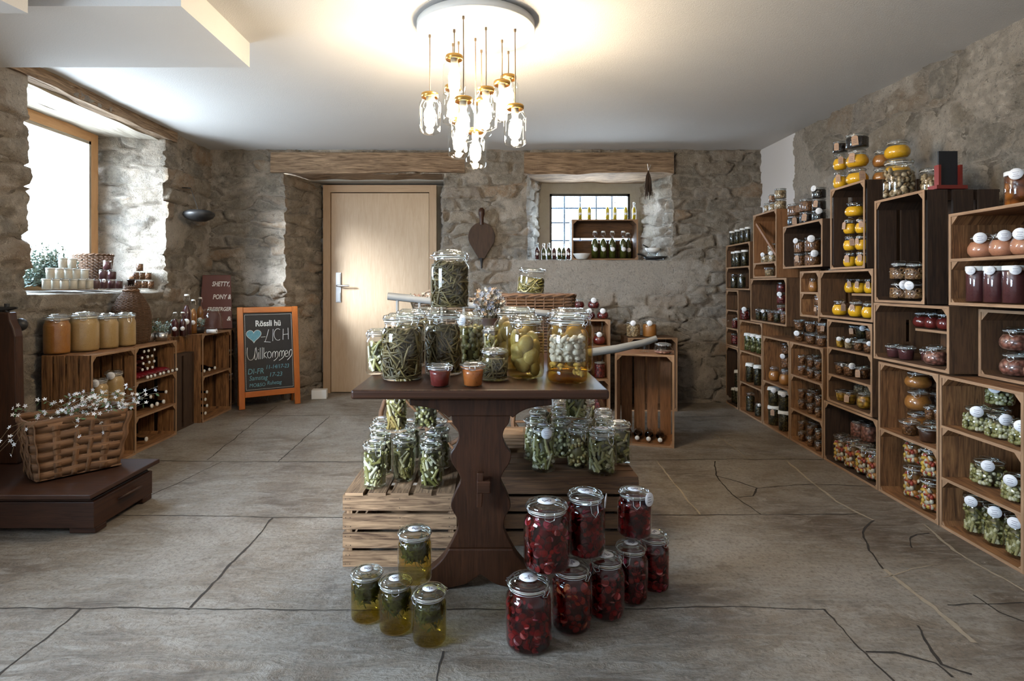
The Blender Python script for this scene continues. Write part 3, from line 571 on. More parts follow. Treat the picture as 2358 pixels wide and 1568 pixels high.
def jar(X, Y, Z, r, h, shape, food, label, cat='preserving jar', group=None, face=None, tagk=None, style='clip', lod=1, fill=None, lidmat=None, pieces=None, ring='rubber', rot=None, name='preserving_jar', tagpos=0.0, toplabel=False):
    rq, hq = round(r, 3), round(h / .004) * .004; n = 16 if lod == 2 else 22 if lod else 40
    yaw = math.atan2(X, -Y) if face is None else face      # turn the latch towards the room
    if face is None: yaw = math.atan2(X, Y) * -1
    e = empty(name, (X, Y, Z), yaw, label, cat, group)
    if rot: e.rotation_euler = (rot[0], rot[1], yaw)
    pr, lp, rn, zn, fl = BODY[shape]
    link('glass_body', cached(('b', shape, rq, hq, n), lambda: lathe_mesh('glass_body', pr, r, h, n, M['glass'])), e)
    if pieces: link('contents', pieces, e)
    elif food: link('contents', cached(('c', shape, rq, hq, n, food, fill), lambda: lathe_mesh('contents', content_prof(shape, r, h, fill), r, h, n, FOOD[food][0])), e)
    if lp:
        lid_o = link('lid', cached(('l', shape, rq, hq, n), lambda: lathe_mesh('lid', lp, r, h, n, M['lidg'])), e)
        if lod < 2 or ring != 'rubber': link('rubber_ring', cached(('g', shape, rq, hq, n, ring), lambda: lathe_mesh('rubber_ring', [(rn, lp[0][1] - .012), (rn + .05, lp[0][1] - .012), (rn + .05, lp[0][1] + .006), (rn, lp[0][1] + .006)], r, h, n, M[ring])), e)
        link('wire_clip', cached(('w', shape, rq, hq, style, lod), lambda: clip_mesh(shape, r, h, style, lod)), e)
        if toplabel:
            def tl():
                b = MB(); b.lathe([(0, h * .979), (r * .40, h * .979), (r * .40, h * .974)], 20); b.m = 1; rr = random.Random(int(r * 9999)); b.tube([(r * .2 * math.cos(k * 1.1), r * .13 * math.sin(k * 2.3), h * .981) for k in range(7)], .0009, 4); return b.mesh('lid_label', [M['paper'], M['ink']])
            link('lid_label', cached(('tl', rq, hq), tl), lid_o)
    else:
        lm = lidmat or 'white'
        def lid():
            b = MB()
            if lm == 'cloth':
                pts = [(0, 1.0), (.85, 1.0), (1.02, .985), (1.06, .94)]; b.lathe([(a * r, z * h) for a, z in pts], n); N = 28; v0 = []
                for i, (q, z) in enumerate(((1.06, .94), (1.10, .84))):
                    for k in range(N): a = 2 * PI * k / N; w = 1 + (.05 * math.sin(a * 7) if i else 0); v0.append((q * r * w * math.cos(a), q * r * w * math.sin(a), (z + (.02 * math.sin(a * 3) if i else 0)) * h))
                b.add(v0, [(k, (k + 1) % N, N + (k + 1) % N, N + k) for k in range(N)], None, True)
            else: b.lathe([(.9 * r, .875 * h), (.99 * r, .875 * h), (1.0 * r, .885 * h), (1.0 * r, .985 * h), (.96 * r, h), (0, h)], n)
            return b.mesh('lid', M[lm])
        link('lid', cached(('l', shape, rq, hq, n, lm), lid), e)
    if tagk:
        s = min(1.25, max(.62, r / .045)); a = -PI / 2 + tagpos; rr = (max(p[0] for p in (lp or pr)) * r + .009); z = (zn + .02) * h if tagk == 'round' else zn * h
        link('paper_tag' if tagk == 'round' else 'card_tag', cached((tagk, round(s, 1)), lambda: tagmesh(tagk, s)), e, (rr * math.cos(a), rr * math.sin(a), z), (random.uniform(-.12, .12), random.uniform(-.1, .1), tagpos))
    return e

# real pieces for the jars close to the camera
def pieces_mesh(kind, r, h, fill, seed, cols, n):
    rd = random.Random(seed); b = MB(); top = fill * h
    def put(col): c = rd.choice(cols); k = rd.uniform(.75, 1.2); b.cc = tuple(min(1, x * k) for x in c)
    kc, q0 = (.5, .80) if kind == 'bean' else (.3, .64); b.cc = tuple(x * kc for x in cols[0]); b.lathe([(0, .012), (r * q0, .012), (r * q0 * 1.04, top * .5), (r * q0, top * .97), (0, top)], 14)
    for i in range(n):
        put(0); z = rd.uniform(.03, .97) * top; a = rd.uniform(0, 2 * PI)
        if kind == 'bean':
            L = rd.uniform(.05, .10); R = rd.uniform(.0030, .0044); q = rd.uniform(.78, .955) * r; tilt = rd.gauss(0, .75) if rd.random() < .6 else rd.uniform(-1.5, 1.5); bend = rd.uniform(-.5, .5); pts = []
            for k in range(6):
                s = (k / 5 - .5) * L; aa = a + s * math.cos(tilt) / q; zz = z + s * math.sin(tilt) + bend * (s * s / L) ; zz = min(max(zz, .012), top); q2 = q if zz < top * .93 else q * .9; pts.append((q2 * math.cos(aa), q2 * math.sin(aa), zz))
            b.tube(pts, [R * .6, R, R, R, R, R * .5], 5)
        elif kind in ('stick', 'straw'):
            L = rd.uniform(.03, .068) if kind == 'stick' else rd.uniform(.03, .05); R = rd.uniform(.0055, .0085) if kind == 'stick' else rd.uniform(.003, .005); q = r - R - .003 - rd.uniform(0, .008); tilt = rd.uniform(-1.5, 1.5); pts = []
            ct = math.cos(tilt); dz = math.sin(tilt) * L / 2; da = min(.9, ct * L / 2 / q); z = min(max(z, .014 + abs(dz)), max(top - abs(dz) * .8, .02))
            for s in (-1, 1): pts.append((q * math.cos(a + s * da), q * math.sin(a + s * da), z + s * dz))
            b.tube(pts, R, 8)
        elif kind in ('ball', 'chunk'):
            R = rd.uniform(.007, .012) if kind == 'ball' else rd.uniform(.012, .021); q = r - R * .8 - .003; Rm = Matrix.Rotation(rd.uniform(0, 6), 3, 'X') @ Matrix.Rotation(rd.uniform(0, 6), 3, 'Z'); sc = (1, rd.uniform(.7, 1), rd.uniform(.7, 1.1)) if kind == 'ball' else (1, rd.uniform(.5, .9), rd.uniform(.5, 1.2))
            b.ball((q * math.cos(a), q * math.sin(a), max(z, R + .006)), R, (5, 8) if kind == 'ball' else (4, 6), sc, Rm)
        elif kind == 'slice':
            R = rd.uniform(.007, .0155); q = r - .006 - rd.uniform(0, .012); nx = Matrix.Rotation(a, 3, 'Z') @ Matrix.Rotation(PI / 2 + rd.gauss(0, .45), 3, 'Y') @ Matrix.Rotation(rd.gauss(0, .3), 3, 'X'); c = (q * math.cos(a), q * math.sin(a), min(max(z, R), top)); t = .0022
            cc = b.cc; b.cc = tuple(x * .45 for x in cc); b.lathe([(0, -t), (R * .96, -t), (R, 0), (R * .96, t)], 14, c, nx); b.cc = cc; b.lathe([(R * .9, t), (R * .55, t * 1.3)], 14, c, nx); b.cc = tuple(x * .7 for x in cc); b.lathe([(R * .55, t * 1.3), (R * .45, t * 1.3)], 14, c, nx); b.cc = tuple(min(1, x * 1.15) for x in cc); b.lathe([(R * .45, t * 1.3), (0, t * 1.3)], 14, c, nx)
        elif kind == 'ring':
            R = rd.uniform(.009, .016); q = r - .010; a0 = rd.uniform(0, 6); tilt = rd.uniform(-1, 1); pts = []
            for k in range(7): t = a0 + k * .7; aa = a + R * math.cos(t) / q; pts.append((q * math.cos(aa), q * math.sin(aa), min(max(z + R * math.sin(t), .014), top)))
            b.tube(pts, .0045, 6)
    return b.mesh('contents', M['pcs'] if kind == 'slice' else M['pc'])
COL = {'bean': [(.135, .098, .030), (.19, .138, .045), (.10, .072, .022), (.24, .175, .065), (.075, .052, .017)],
 'stickg': [(.19, .18, .05), (.55, .53, .36), (.13, .125, .03), (.66, .63, .46), (.27, .25, .08), (.42, .38, .18)], 'sticky': [(.40, .30, .10), (.22, .19, .05), (.50, .43, .22), (.30, .20, .06)],
 'oni': [(.46, .44, .25), (.26, .24, .08), (.58, .55, .38), (.18, .17, .045)], 'beet': [(.34, .014, .05), (.20, .010, .025), (.42, .05, .05), (.13, .008, .018), (.46, .09, .09)], 'beeto': [(.42, .07, .02), (.32, .035, .025), (.20, .012, .02), (.50, .12, .03)],
 'mix': [(.60, .24, .04), (.62, .55, .42), (.38, .04, .02), (.52, .15, .04), (.60, .52, .38), (.64, .40, .05)], 'gher': [(.17, .15, .035), (.26, .23, .07), (.50, .46, .28), (.12, .11, .028), (.36, .32, .13)],
 'ringb': [(.30, .15, .045), (.40, .22, .09), (.20, .09, .03), (.12, .05, .02)], 'mushs': [(.46, .33, .18), (.58, .46, .30), (.20, .12, .05), (.34, .23, .12)]}
def PC(kind, col, r, h, fill, n, seed=0):
    return cached(('pc', kind, col, round(r, 3), round(h, 3), fill, n, seed), lambda: pieces_mesh(kind, r - .002, h, fill, seed + 5, COL[col], n))

# ------------------------------------------------------------------ crates
def crate(name, label, W, D, H, loc, rz=0, mat='crate', shelves=(), back=True, side='plank', handle=False, top='solid', inner=None, brace=False, cat='wooden crate', group=None, blocks=True, edge='edge', sideplanks=3, bslats=4):
    """open box: local x = width across the open front, y = depth going in, z = up; origin front-left bottom"""
    e = empty(name, loc, rz, label, cat, group); t = .013; m = M[mat]; mt = [m, M[edge]]; rd = random.Random(int(W * 1000 + H * 77))
    def lip(b, c, d): b.m = 1; b.box(c, d); b.m = 0
    for s in (0, 1):
        b = MB(); x = t / 2 if s == 0 else W - t / 2
        if side == 'slats':
            n = sideplanks; w = D / n
            for k in range(n): b.box((x, w * (k + .5), H / 2), (t, w * .78, H - .002))
        elif handle:
            hw, hh = .024, min(.12, H * .42); zc = H * .5; yc = D * .5
            b.box((x, (yc - hw / 2) / 2, H / 2), (t, yc - hw / 2, H)); b.box((x, (yc + hw / 2 + D) / 2, H / 2), (t, D - yc - hw / 2, H)); b.box((x, yc, (zc - hh / 2) / 2), (t, hw, zc - hh / 2)); b.box((x, yc, (zc + hh / 2 + H) / 2), (t, hw, H - zc - hh / 2))
        else:
            n = 2
            for k in range(n): b.box((x, D / n * (k + .5), H / 2), (t, D / n - .003, H))
        lip(b, (x, -.0015, H / 2), (t + .001, .003, H)); b.build('end_panel', mt, e)
    def deck(nm, z, slat, y0=0.0, ww=None, x0=None):
        b = MB(); n = 3 if slat else 1; dd = D - y0; w = dd / n; X0 = t if x0 is None else x0; X1 = W - t
        for k in range(n): b.box(((X0 + X1) / 2, y0 + w * (k + .5), z), (X1 - X0, w * (.86 if slat else 1) , t))
        lip(b, ((X0 + X1) / 2, y0 - .0015, z), (X1 - X0, .003, t)); b.build(nm, mt, e)
    deck('top_panel', H - t / 2, top == 'slats'); deck('bottom_panel', t / 2, top == 'slats')
    for z in shelves: deck('shelf', z - t / 2, False)
    if inner: deck('inner_shelf', inner[0] - t / 2, False, inner[1], x0=inner[2])
    if back:
        b = MB(); n = bslats; w = (W - 2 * t) / n
        for k in range(n): b.box((t + w * (k + .5), D - t / 2, H / 2), (w * .82, t * .8, H - .004))
        b.build('back_panel', m, e)
    if blocks:
        s = min(.038, H * .14); s2 = .018
        for z0 in [0] + list(shelves):
            z1 = min([q for q in list(shelves) + [H] if q > z0 + .01])
            for sx in (0, 1):
                x = t if sx == 0 else W - t; dx = s if sx == 0 else -s
                b = MB(); zt = z1 - t; zb = z0 + (t if z0 == 0 else 0)
                poly = [(x, zt), (x + dx, zt), (x, zt - s)] if sx else [(x, zt), (x, zt - s), (x + dx, zt)]
                polys = [poly]
                if z0 == 0: polys.append([(x, zb), (x, zb + s2), (x + (s2 if dx > 0 else -s2), zb)] if sx else [(x, zb), (x + (s2 if dx > 0 else -s2), zb), (x, zb + s2)])
                for poly in polys:
                    b = MB(); b.m = 1; b.prism(poly, .001, D * .9); b.mi = [0 if (i % 5) >= 2 else 1 for i in range(len(b.mi))]; b.build('corner_block', mt, e)
    if brace: b = MB(); b.bar((t + .01, .02, H - .07), (W - t - .01, .02, brace), .02, .02, (0, 1, 0)); b.build('diagonal_brace', m, e)
    return e
def XS(Y): return 1.957 + .048 * Y          # front line of the shelving along the right wall
def YX(x): return 2681 / (x - 1200.8)       # depth at which that line is seen in column x
def rcrate(xa, xb, z0, z1, label, dx=0.0, depth=.34, Y=None, **k):
    """crate against the right wall, its open front between photo columns xa (far) and xb (near)"""
    ya, yb = (YX(xa), YX(xb)) if Y is None else Y; Xa, Xb = XS(ya) + dx, XS(yb) + dx; W = math.hypot(ya - yb, Xa - Xb)
    RC.append((yb, ya, z0, z1, dx, depth, CX + F * Xa / ya, CX + F * Xb / yb, [z0 + q for q in k.get('shelves', ())] + [z1]))
    rz = math.atan2(yb - ya, Xb - Xa)        # local x runs from the far end to the near end
    return crate('wooden_crate', label, W - .004, depth, z1 - z0 - .002, (Xa, ya, z0 + .001), rz, **k)
RC = []; PL = []
R_ = rcrate
R_(2165, 2361, 0, .71, 'brown three-shelf wooden crate on floor, nearest at right frame edge', mat='crate', shelves=(.235, .475), depth=.36)
R_(2024, 2163.5, 0, .71, 'brown two-shelf wooden crate on floor holding mixed vegetables and dark chutney', mat='crate', shelves=(.35,), depth=.36)
R_(2013, 2188, .72, 1.03, 'dark wooden crate with handle slot and raised inner shelf of red jars', mat='crate_md', handle=True, inner=(.175, .16, .10), depth=.35)
R_(2196, 2375, .715, 1.02, 'recessed dark crate with handle slot at right frame edge', dx=.115, depth=.33, mat='crate_md', handle=True)
R_(2186, 2385, 1.035, 1.452, 'red-brown crate with shelf of round peach jars, top at right edge', mat='crate', shelves=(.21,), depth=.36)
R_(2015, 2131, 1.032, 1.592, 'tall blackish crate standing on end with mostly empty inside', mat='crate_dk', side='slats', depth=.36, bslats=3)
R_(1898, 2023, 0, .385, 'black crate on floor filled with tall jars of mixed vegetables', mat='crate_dk', handle=True, depth=.34)
R_(1906, 2010, .387, .91, 'brown three-level crate stacked on the black floor crate', mat='crate_md', shelves=(.178, .348), depth=.34)
R_(1888, 2012, .918, 1.22, 'dark crate with handle slot holding two rows of yellow jars', mat='crate_md', handle=True, inner=(.155, .12, .16), depth=.34)
R_(1913, 1993, 1.222, 1.73, 'narrow blackish crate on end with stacked yellow jars inside', mat='crate_dk', side='slats', depth=.34, bslats=3)
R_(1804, 1895, 1.246, 1.56, 'small blackish crate lying left of the narrow one with yellow jars', mat='crate_dk', handle=True, depth=.33)
R_(1735, 1789, 1.182, 1.712, 'orange-brown crate with a diagonal brace across its open front', mat='crate_or', shelves=(.125,), brace=.16, depth=.33)
R_(1729, 1812, .818, 1.18, 'dark crate below the orange crate with diagonal brace', mat='crate_md', depth=.33)
R_(1843, 1887.5, .907, 1.222, 'narrow brown crate between two dark crates in middle of shelving', mat='crate', shelves=(.17,), depth=.33)
R_(1703, 1756, 0, .815, 'brown floor crate with three shelves of jars in white cloth caps', mat='crate', shelves=(.27, .545), depth=.33)
R_(1757, 1819, 0, .717, 'brown two-shelf floor crate with large brown jars', mat='crate', shelves=(.36,), depth=.33)
R_(1820, 1896.5, 0, .717, 'brown floor crate packed with rows of small clip jars', mat='crate', shelves=(.238, .482), depth=.33)
R_(0, 0, 0, .55, 'black crate on floor in the far right corner', Y=(5.685, 5.36), mat='crate_dk', depth=.30)
R_(0, 0, .552, 1.078, 'brown three-shelf crate on the black corner crate', Y=(5.685, 5.36), mat='crate_md', shelves=(.17, .34), depth=.30)
R_(0, 0, 1.08, 1.50, 'brown crate with glass cylinders, topmost in the far right corner', Y=(5.685, 5.09), mat='crate_md', shelves=(.21,), depth=.30)
R_(0, 0, .73, .900, 'brown crate on ledge behind small chutney jars', Y=(4.32, 3.88), dx=.20, mat='crate_md', depth=.14)

ORD = ['leftmost', 'second', 'third', 'fourth', 'fifth', 'sixth', 'seventh', 'eighth']
def nm_ord(i, n): return '' if n == 1 else ('left' if i == 0 else 'right') if n == 2 else ORD[0] if i == 0 else 'rightmost' if i == n - 1 else ORD[i]
SHW = {'straight': 'clip-lid jar', 'wide': 'wide clip-lid jar', 'belly': 'round-bellied jar', 'bowl': 'low glass-lidded jar', 'cyl': 'capped jar'}
def row(where, lv, stacks, group, dx=0.0, off=.02, lidmat=None, tagk=None, style='clip'):
    """stacks: (column x, width px, [(height px, food, shape, tag), ...] bottom to top, extra set-back)"""
    n = len(stacks)
    for i, s in enumerate(stacks):
        xc, wp, col = s[0], s[1], s[2]; ex = s[3] if len(s) > 3 else 0.0
        X = 2.1
        for _ in range(6): Y = F * X / (xc - CX); rr = wp / 2 * Y / F; X = XS(Y) + dx + off + rr + ex
        Y = F * X / (xc - CX); r = wp / 2 * Y / F; z = lv + .001; H = sum(it[0] for it in col) * Y / F
        box_ = [c for c in RC if c[6] - 1 < xc < c[7] + 12 and c[2] - .005 < lv < c[3] - .03]
        box_ = min(box_, key=lambda c: max(0, xc - c[7])) if box_ else None; m = .029 + (.11 * r if lidmat == 'cloth' else 0)
        for it_ in range(60):
            if box_:
                r = min(r, (box_[1] - box_[0]) / 2 - m); Y = min(max(Y, box_[0] + m + r), box_[1] - m - r); Xf = XS(Y) + box_[4]; X = min(X, Xf + box_[5] - .036 - r); X = max(X, Xf + .008 + r)
            hit = [q for q in PL if q[2] < z + H and q[3] > z and math.hypot(q[0] - X, q[1] - Y) < q[4] + r + .010]
            if not hit: break
            q = hit[0]; dX, dY = X - q[0], Y - q[1]; L_ = math.hypot(dX, dY) + 1e-6
            if it_ % 3 == 2: r *= .97
            else: g_ = min(.004, q[4] + r + .0105 - L_); X += dX / L_ * g_; Y += dY / L_ * g_
        hs_ = 1.0
        if box_:
            ce = min([q for q in box_[8] if q > lv + .03] or [box_[3]]) - .017; hs_ = min(1.0, (ce - z) / H)
        PL.append((X, Y, z, z + H, r))
        for k, it in enumerate(col):
            hp, food, shape = it[0], it[1], it[2]; tg = it[3] if len(it) > 3 else None; h = hp * Y / F * hs_; lm = lidmat
            tier = '' if len(col) == 1 else ['bottom', 'second-tier', 'third-tier', 'fourth-tier', 'fifth-tier'][k] if k < len(col) - 1 else 'top'
            words = FOOD[food][1]; o = nm_ord(i, n); tx = {'round': ' with white tag', 'kraft': ' with kraft tag'}.get(tg, '')
            if k == 0 and n > 1 and len(col) == 1: lab = '%s %s %s %s' % (o, words, SHW[shape], where)
            else: lab = '%s %s %s %s, %s' % (o, words, SHW[shape], where, tier) if tier else '%s %s %s' % (words, SHW[shape], where)
            lab = ' '.join(lab.split()); 
            rk = r * (1 if shape != 'bowl' else 1)
            e = jar(X, Y, z, rk, h, shape, food, lab, 'preserving jar', group, tagk={'round': 'round', 'kraft': 'kraft'}.get(tg), style=it[4] if len(it) > 4 else style, lod=2 if Y > 3.6 else 1, lidmat=lm if shape == 'cyl' else None, tagpos=random.uniform(-.3, .5), ring=it[5] if len(it) > 5 else 'rubber',
                    pieces=(it[6](rk, h) if len(it) > 6 else None)); e.rotation_euler.z = -math.atan2(X, Y) * .9 - .35 + random.uniform(-.35, .35); z += h + .0008
P_oni = lambda r, h: PC('ball', 'oni', r, h, .62, 150); P_gh = lambda r, h: PC('stick', 'gher', r, h, .66, 80); P_mx = lambda r, h: PC('chunk', 'mix', r, h, .68, 70); P_rg = lambda r, h: PC('ring', 'ringb', r, h, .6, 90); P_ms = lambda r, h: PC('chunk', 'mushs', r, h, .7, 130)
row('on bottom shelf of nearest crate', .014, [(2247, 54, [(92, 'grn', 'straight', 'round', 'clip', 'rubber', P_gh)]), (2291, 58, [(96, 'grn', 'straight', 'round', 'clip', 'rubber', P_gh)]), (2338, 60, [(98, 'grn', 'straight', 'round', 'clip', 'rubber', P_gh)])], 'gherkin jars', off=.03)
row('on middle shelf of nearest crate', .236, [(2278, 76, [(64, 'grn', 'belly', 'round', 'clip', 'rubber', P_oni)], .03), (2340, 60, [(66, 'grn', 'belly', 'round', 'clip', 'rubber', P_oni)])], 'gherkin jars', off=.03)
row('on top shelf of nearest crate', .476, [(2252, 62, [(62, 'oni', 'belly', 'round', 'clip', 'rubber', P_oni)]), (2303, 62, [(62, 'oni', 'belly', 'round', 'clip', 'rubber', P_oni)]), (2352, 64, [(64, 'oni', 'belly', 'round', 'clip', 'rubber', P_oni)])], 'onion jars', off=.02)
row('stacked behind white-tagged onion jars', .476, [(2290, 58, [(56, 'oni', 'belly'), (58, 'oni', 'belly', 'round', 'clip', 'rubber', P_oni)], .13)], 'onion jars')
row('on lower shelf of two-shelf floor crate', .014, [(2107, 50, [(78, 'mix', 'wide', None, 'hang', 'rubber', P_mx), (62, 'mix', 'wide', None, 'clip', 'rubber', P_mx)], .03), (2146, 48, [(80, 'mix', 'wide', None, 'clip', 'rubber', P_mx), (76, 'mix', 'wide', None, 'clip', 'rubber', P_mx)])], 'mixed vegetable jars', off=.02)
row('in back row of chutney crate', .351, [(2064, 52, [(48, 'amb', 'belly'), (50, 'amb', 'belly', None, 'hang'), (42, 'amb', 'belly', None, 'hang')], .02), (2118, 48, [(46, 'dbr', 'belly'), (46, 'dbr', 'belly', None, 'hang'), (40, 'dbr', 'belly', None, 'hang')], .07)], 'large chutney jars', off=.06)
row('in front row of chutney crate', .351, [(2091, 44, [(37, 'brn', 'bowl')]), (2137, 48, [(40, 'dbr', 'bowl')])], 'small chutney jars', off=.004)
row('in middle row of chutney crate', .351, [(2112, 40, [(38, 'brn', 'bowl'), (36, 'brn', 'bowl')]), (2150, 40, [(38, 'brn', 'bowl'), (36, 'brn', 'bowl')])], 'small chutney jars', off=.075)
row('on floor of handle-slot crate', .7345, [(2052, 36, [(33, 'pur', 'bowl', None, 'hang')]), (2087, 40, [(35, 'pur', 'bowl', None, 'hang')]), (2121, 36, [(34, 'pur', 'bowl', None, 'hang')], .05), (2155, 50, [(48, 'pkn', 'belly', None, 'hang')])], 'jars on floor of handle-slot crate', off=.02)
row('on inner shelf of handle-slot crate', .897, [(2096, 38, [(39, 'red', 'belly', None, 'hang')]), (2131, 40, [(41, 'red', 'belly', None, 'hang')]), (2167, 40, [(42, 'red', 'belly', None, 'hang')])], 'red jam jars', off=.165)
row('in recessed crate at right edge', .729, [(2331, 64, [(58, 'pkn', 'belly', None, 'hang'), (56, 'pkn', 'belly', None, 'hang')]), (2378, 60, [(58, 'pkn', 'belly', None, 'hang')])], 'pink chunk jars', dx=.115, off=.03)
row('on upper shelf of red-brown crate', 1.2465, [(2243, 59, [(57, 'pch', 'belly', 'round')]), (2300, 60, [(60, 'pch', 'belly', 'round')]), (2357, 61, [(62, 'pch', 'belly', 'round')])], 'round peach-coloured jars', off=.025)
row('on lower shelf of red-brown crate', 1.0495, [(2247, 43, [(83, 'pur', 'cyl', 'round')]), (2291, 44, [(85, 'pur', 'cyl', 'round')]), (2336, 46, [(88, 'pur', 'cyl', 'round')])], 'tall purple jars', off=.03)
row('on top of red-brown crate', 1.453, [(2346, 54, [(80, 'car', 'cyl', 'round')])], 'jars on top of crates', off=.05)
row('inside tall blackish crate', 1.046, [(2067, 46, [(44, 'rng', 'belly', 'round', 'hang', 'rubber', P_rg), (46, 'rng', 'belly', None, 'clip', 'rubber', P_rg)]), (2106, 44, [(44, 'rng', 'belly', 'round', 'hang', 'rubber', P_rg), (46, 'rng', 'belly', None, 'clip', 'rubber', P_rg)])], 'brown mushroom ring jars', off=.03)
row('on top of tall blackish crate', 1.593, [(2070, 66, [(93, 'msh', 'straight', None, 'clip', 'rubber', P_ms)]), (2139, 50, [(66, 'msh', 'wide', None, 'clip', 'rubber', P_ms)], .12)], 'jars on top of crates', off=.01)
row('inside black floor crate', .014, [(1940, 40, [(66, 'mix', 'wide', None, 'clip', 'rubber', P_mx)]), (1963, 42, [(70, 'mix', 'wide', None, 'hang', 'rubber', P_mx)]), (1987, 44, [(72, 'mix', 'wide', None, 'hang', 'rubber', P_mx)]), (2013, 46, [(76, 'mix', 'wide', None, 'hang', 'rubber', P_mx)])], 'mixed vegetable jars', off=.01)
row('behind mixed vegetable jars in black floor crate', .014, [(1975, 36, [(56, 'mix', 'wide'), (40, 'pkn', 'wide')]), (2003, 38, [(58, 'mix', 'wide'), (44, 'pkn', 'wide')])], 'jars behind the mixed vegetables', off=.13)
row('on top shelf above black floor crate', .7365, [(1935, 22, [(27, 'bee', 'bowl', 'round')]), (1955, 24, [(27, 'pal', 'bowl', 'round')]), (1977, 25, [(27, 'brn', 'bowl', None, 'hang')]), (2000, 26, [(30, 'brn', 'bowl', 'round')])], 'small jars above black crate', off=.01)
row('in back row above black floor crate', .7365, [(1950, 26, [(25, 'dbr', 'bowl'), (28, 'brn', 'bowl', 'kraft')]), (1981, 28, [(25, 'dbr', 'bowl'), (30, 'drk', 'bowl', 'round')]), (2006, 28, [(25, 'dbr', 'bowl'), (30, 'brn', 'bowl')])], 'small jars above black crate', off=.09)
row('on middle shelf above black floor crate', .5665, [(1923, 24, [(31, 'brn', 'bowl', 'round')]), (1948, 32, [(34, 'brn', 'bowl', 'round')]), (1984, 34, [(32, 'brn', 'bowl', 'kraft')], .03)], 'small jars above black crate', off=.01)
row('on bottom shelf above black floor crate', .4025, [(1932, 30, [(28, 'bee', 'bowl')]), (1956, 32, [(32, 'bee', 'bowl', 'kraft', 'hang')]), (1990, 32, [(43, 'bee', 'belly')])], 'small jars above black crate', off=.01)
row('behind bottom shelf jars above black crate', .4025, [(1968, 26, [(44, 'pal', 'wide')]), (2003, 26, [(46, 'pal', 'wide')])], 'small jars above black crate', off=.13)
row('on floor of yellow-jar crate', .9325, [(1934, 34, [(38, 'yel', 'belly', 'kraft')]), (1971, 34, [(40, 'yel', 'belly', 'kraft')]), (2001, 32, [(40, 'yel', 'belly')])], 'yellow jars in handle-slot crate', off=.02)
row('on inner shelf of yellow-jar crate', 1.074, [(1953, 26, [(37, 'yel', 'belly', 'kraft')]), (1979, 28, [(37, 'yel', 'belly', 'kraft')]), (2004, 28, [(38, 'yel', 'belly', 'kraft')])], 'yellow jars in handle-slot crate', off=.125)
row('inside narrow blackish crate', 1.236, [(1957, 29, [(37, 'yel', 'belly', 'kraft'), (38, 'yel', 'belly', 'kraft'), (38, 'yel', 'belly', 'kraft')]), (1984, 28, [(37, 'yel', 'belly', 'kraft'), (38, 'yel', 'belly', 'kraft'), (38, 'yel', 'belly', 'kraft')])], 'yellow jars in narrow crate', off=.02)
row('crowning the stacks inside narrow blackish crate', 1.236 + 113 * 3.55 / F + .014, [(1969, 44, [(35, 'yel', 'belly')])], 'yellow jars in narrow crate', off=.02)
row('on top of narrow blackish crate', 1.731, [(1935, 32, [(42, 'yel', 'belly', 'kraft'), (40, 'yel', 'belly', 'kraft'), (26, 'blk', 'wide', 'kraft')]), (1974, 48, [(39, 'yel', 'belly', 'kraft'), (43, 'yel', 'belly', 'kraft'), (33, 'blk', 'wide', 'kraft')], .0)], 'jars on narrow crate', off=.005)
row('at back on top of narrow blackish crate', 1.731, [(2026, 40, [(36, 'amb', 'belly'), (42, 'amb', 'belly')]), (2066, 54, [(46, 'yel', 'belly'), (44, 'yel', 'belly')])], 'jars on narrow crate', off=.12)
row('inside small blackish crate', 1.26, [(1842, 26, [(31, 'brn', 'wide', 'kraft'), (32, 'brn', 'wide', 'round')]), (1872, 36, [(32, 'brn', 'wide', 'round', 'hang'), (34, 'brn', 'wide', 'round')])], 'brown chutney jars', off=.02)
row('on top of small blackish crate', 1.561, [(1829, 30, [(24, 'blk', 'wide', 'kraft'), (28, 'brn', 'wide', 'kraft')], .02), (1858, 32, [(26, 'blk', 'wide', 'kraft'), (30, 'brn', 'wide')]), (1886, 30, [(26, 'blk', 'wide', 'round'), (26, 'blk', 'wide', 'kraft'), (26, 'blk', 'wide', 'round')], .03)], 'dark jars on small blackish crate', off=.005)
row('on top of orange braced crate', 1.713, [(1766, 15, [(22, 'pal', 'straight')]), (1779, 18, [(20, 'pal', 'wide'), (18, 'brn', 'wide', 'kraft')]), (1797, 26, [(24, 'pal', 'wide'), (24, 'pal', 'wide')])], 'pale jars on orange crate', off=.01)
row('on lower shelf of orange braced crate', 1.196, [(1772, 26, [(23, 'pal', 'bowl')])], 'pale jars in orange crate', off=.03)
row('on upper shelf of orange braced crate', 1.308, [(1762, 20, [(22, 'pal', 'wide', 'round')]), (1778, 20, [(24, 'pal', 'wide', 'round'), (20, 'pal', 'straight')])], 'pale jars in orange crate', off=.03)
row('in front row of dark crate below braced crate', .832, [(1747, 17, [(29, 'drk', 'bowl', None, 'hang')]), (1761, 17, [(30, 'drk', 'bowl', 'round', 'hang')]), (1775, 18, [(31, 'brn', 'bowl', None, 'hang')]), (1789, 18, [(32, 'drk', 'bowl', None, 'hang')]), (1804, 18, [(32, 'brn', 'bowl', None, 'hang')])], 'small clip jars', off=.01)
row('at back of dark crate below braced crate', .832, [(1800, 22, [(40, 'rdv', 'wide'), (26, 'rdv', 'wide', 'round'), (24, 'rdv', 'wide')])], 'small clip jars', off=.11)
row('on upper shelf of narrow middle crate', 1.0775, [(1873, 22, [(36, 'amb', 'belly', None, 'hang')])], 'jars in narrow middle crate', off=.02)
row('on lower shelf of narrow middle crate', .921, [(1874, 22, [(28, 'brn', 'wide', 'kraft'), (26, 'brn', 'wide', None, 'hang')])], 'jars in narrow middle crate', off=.02)
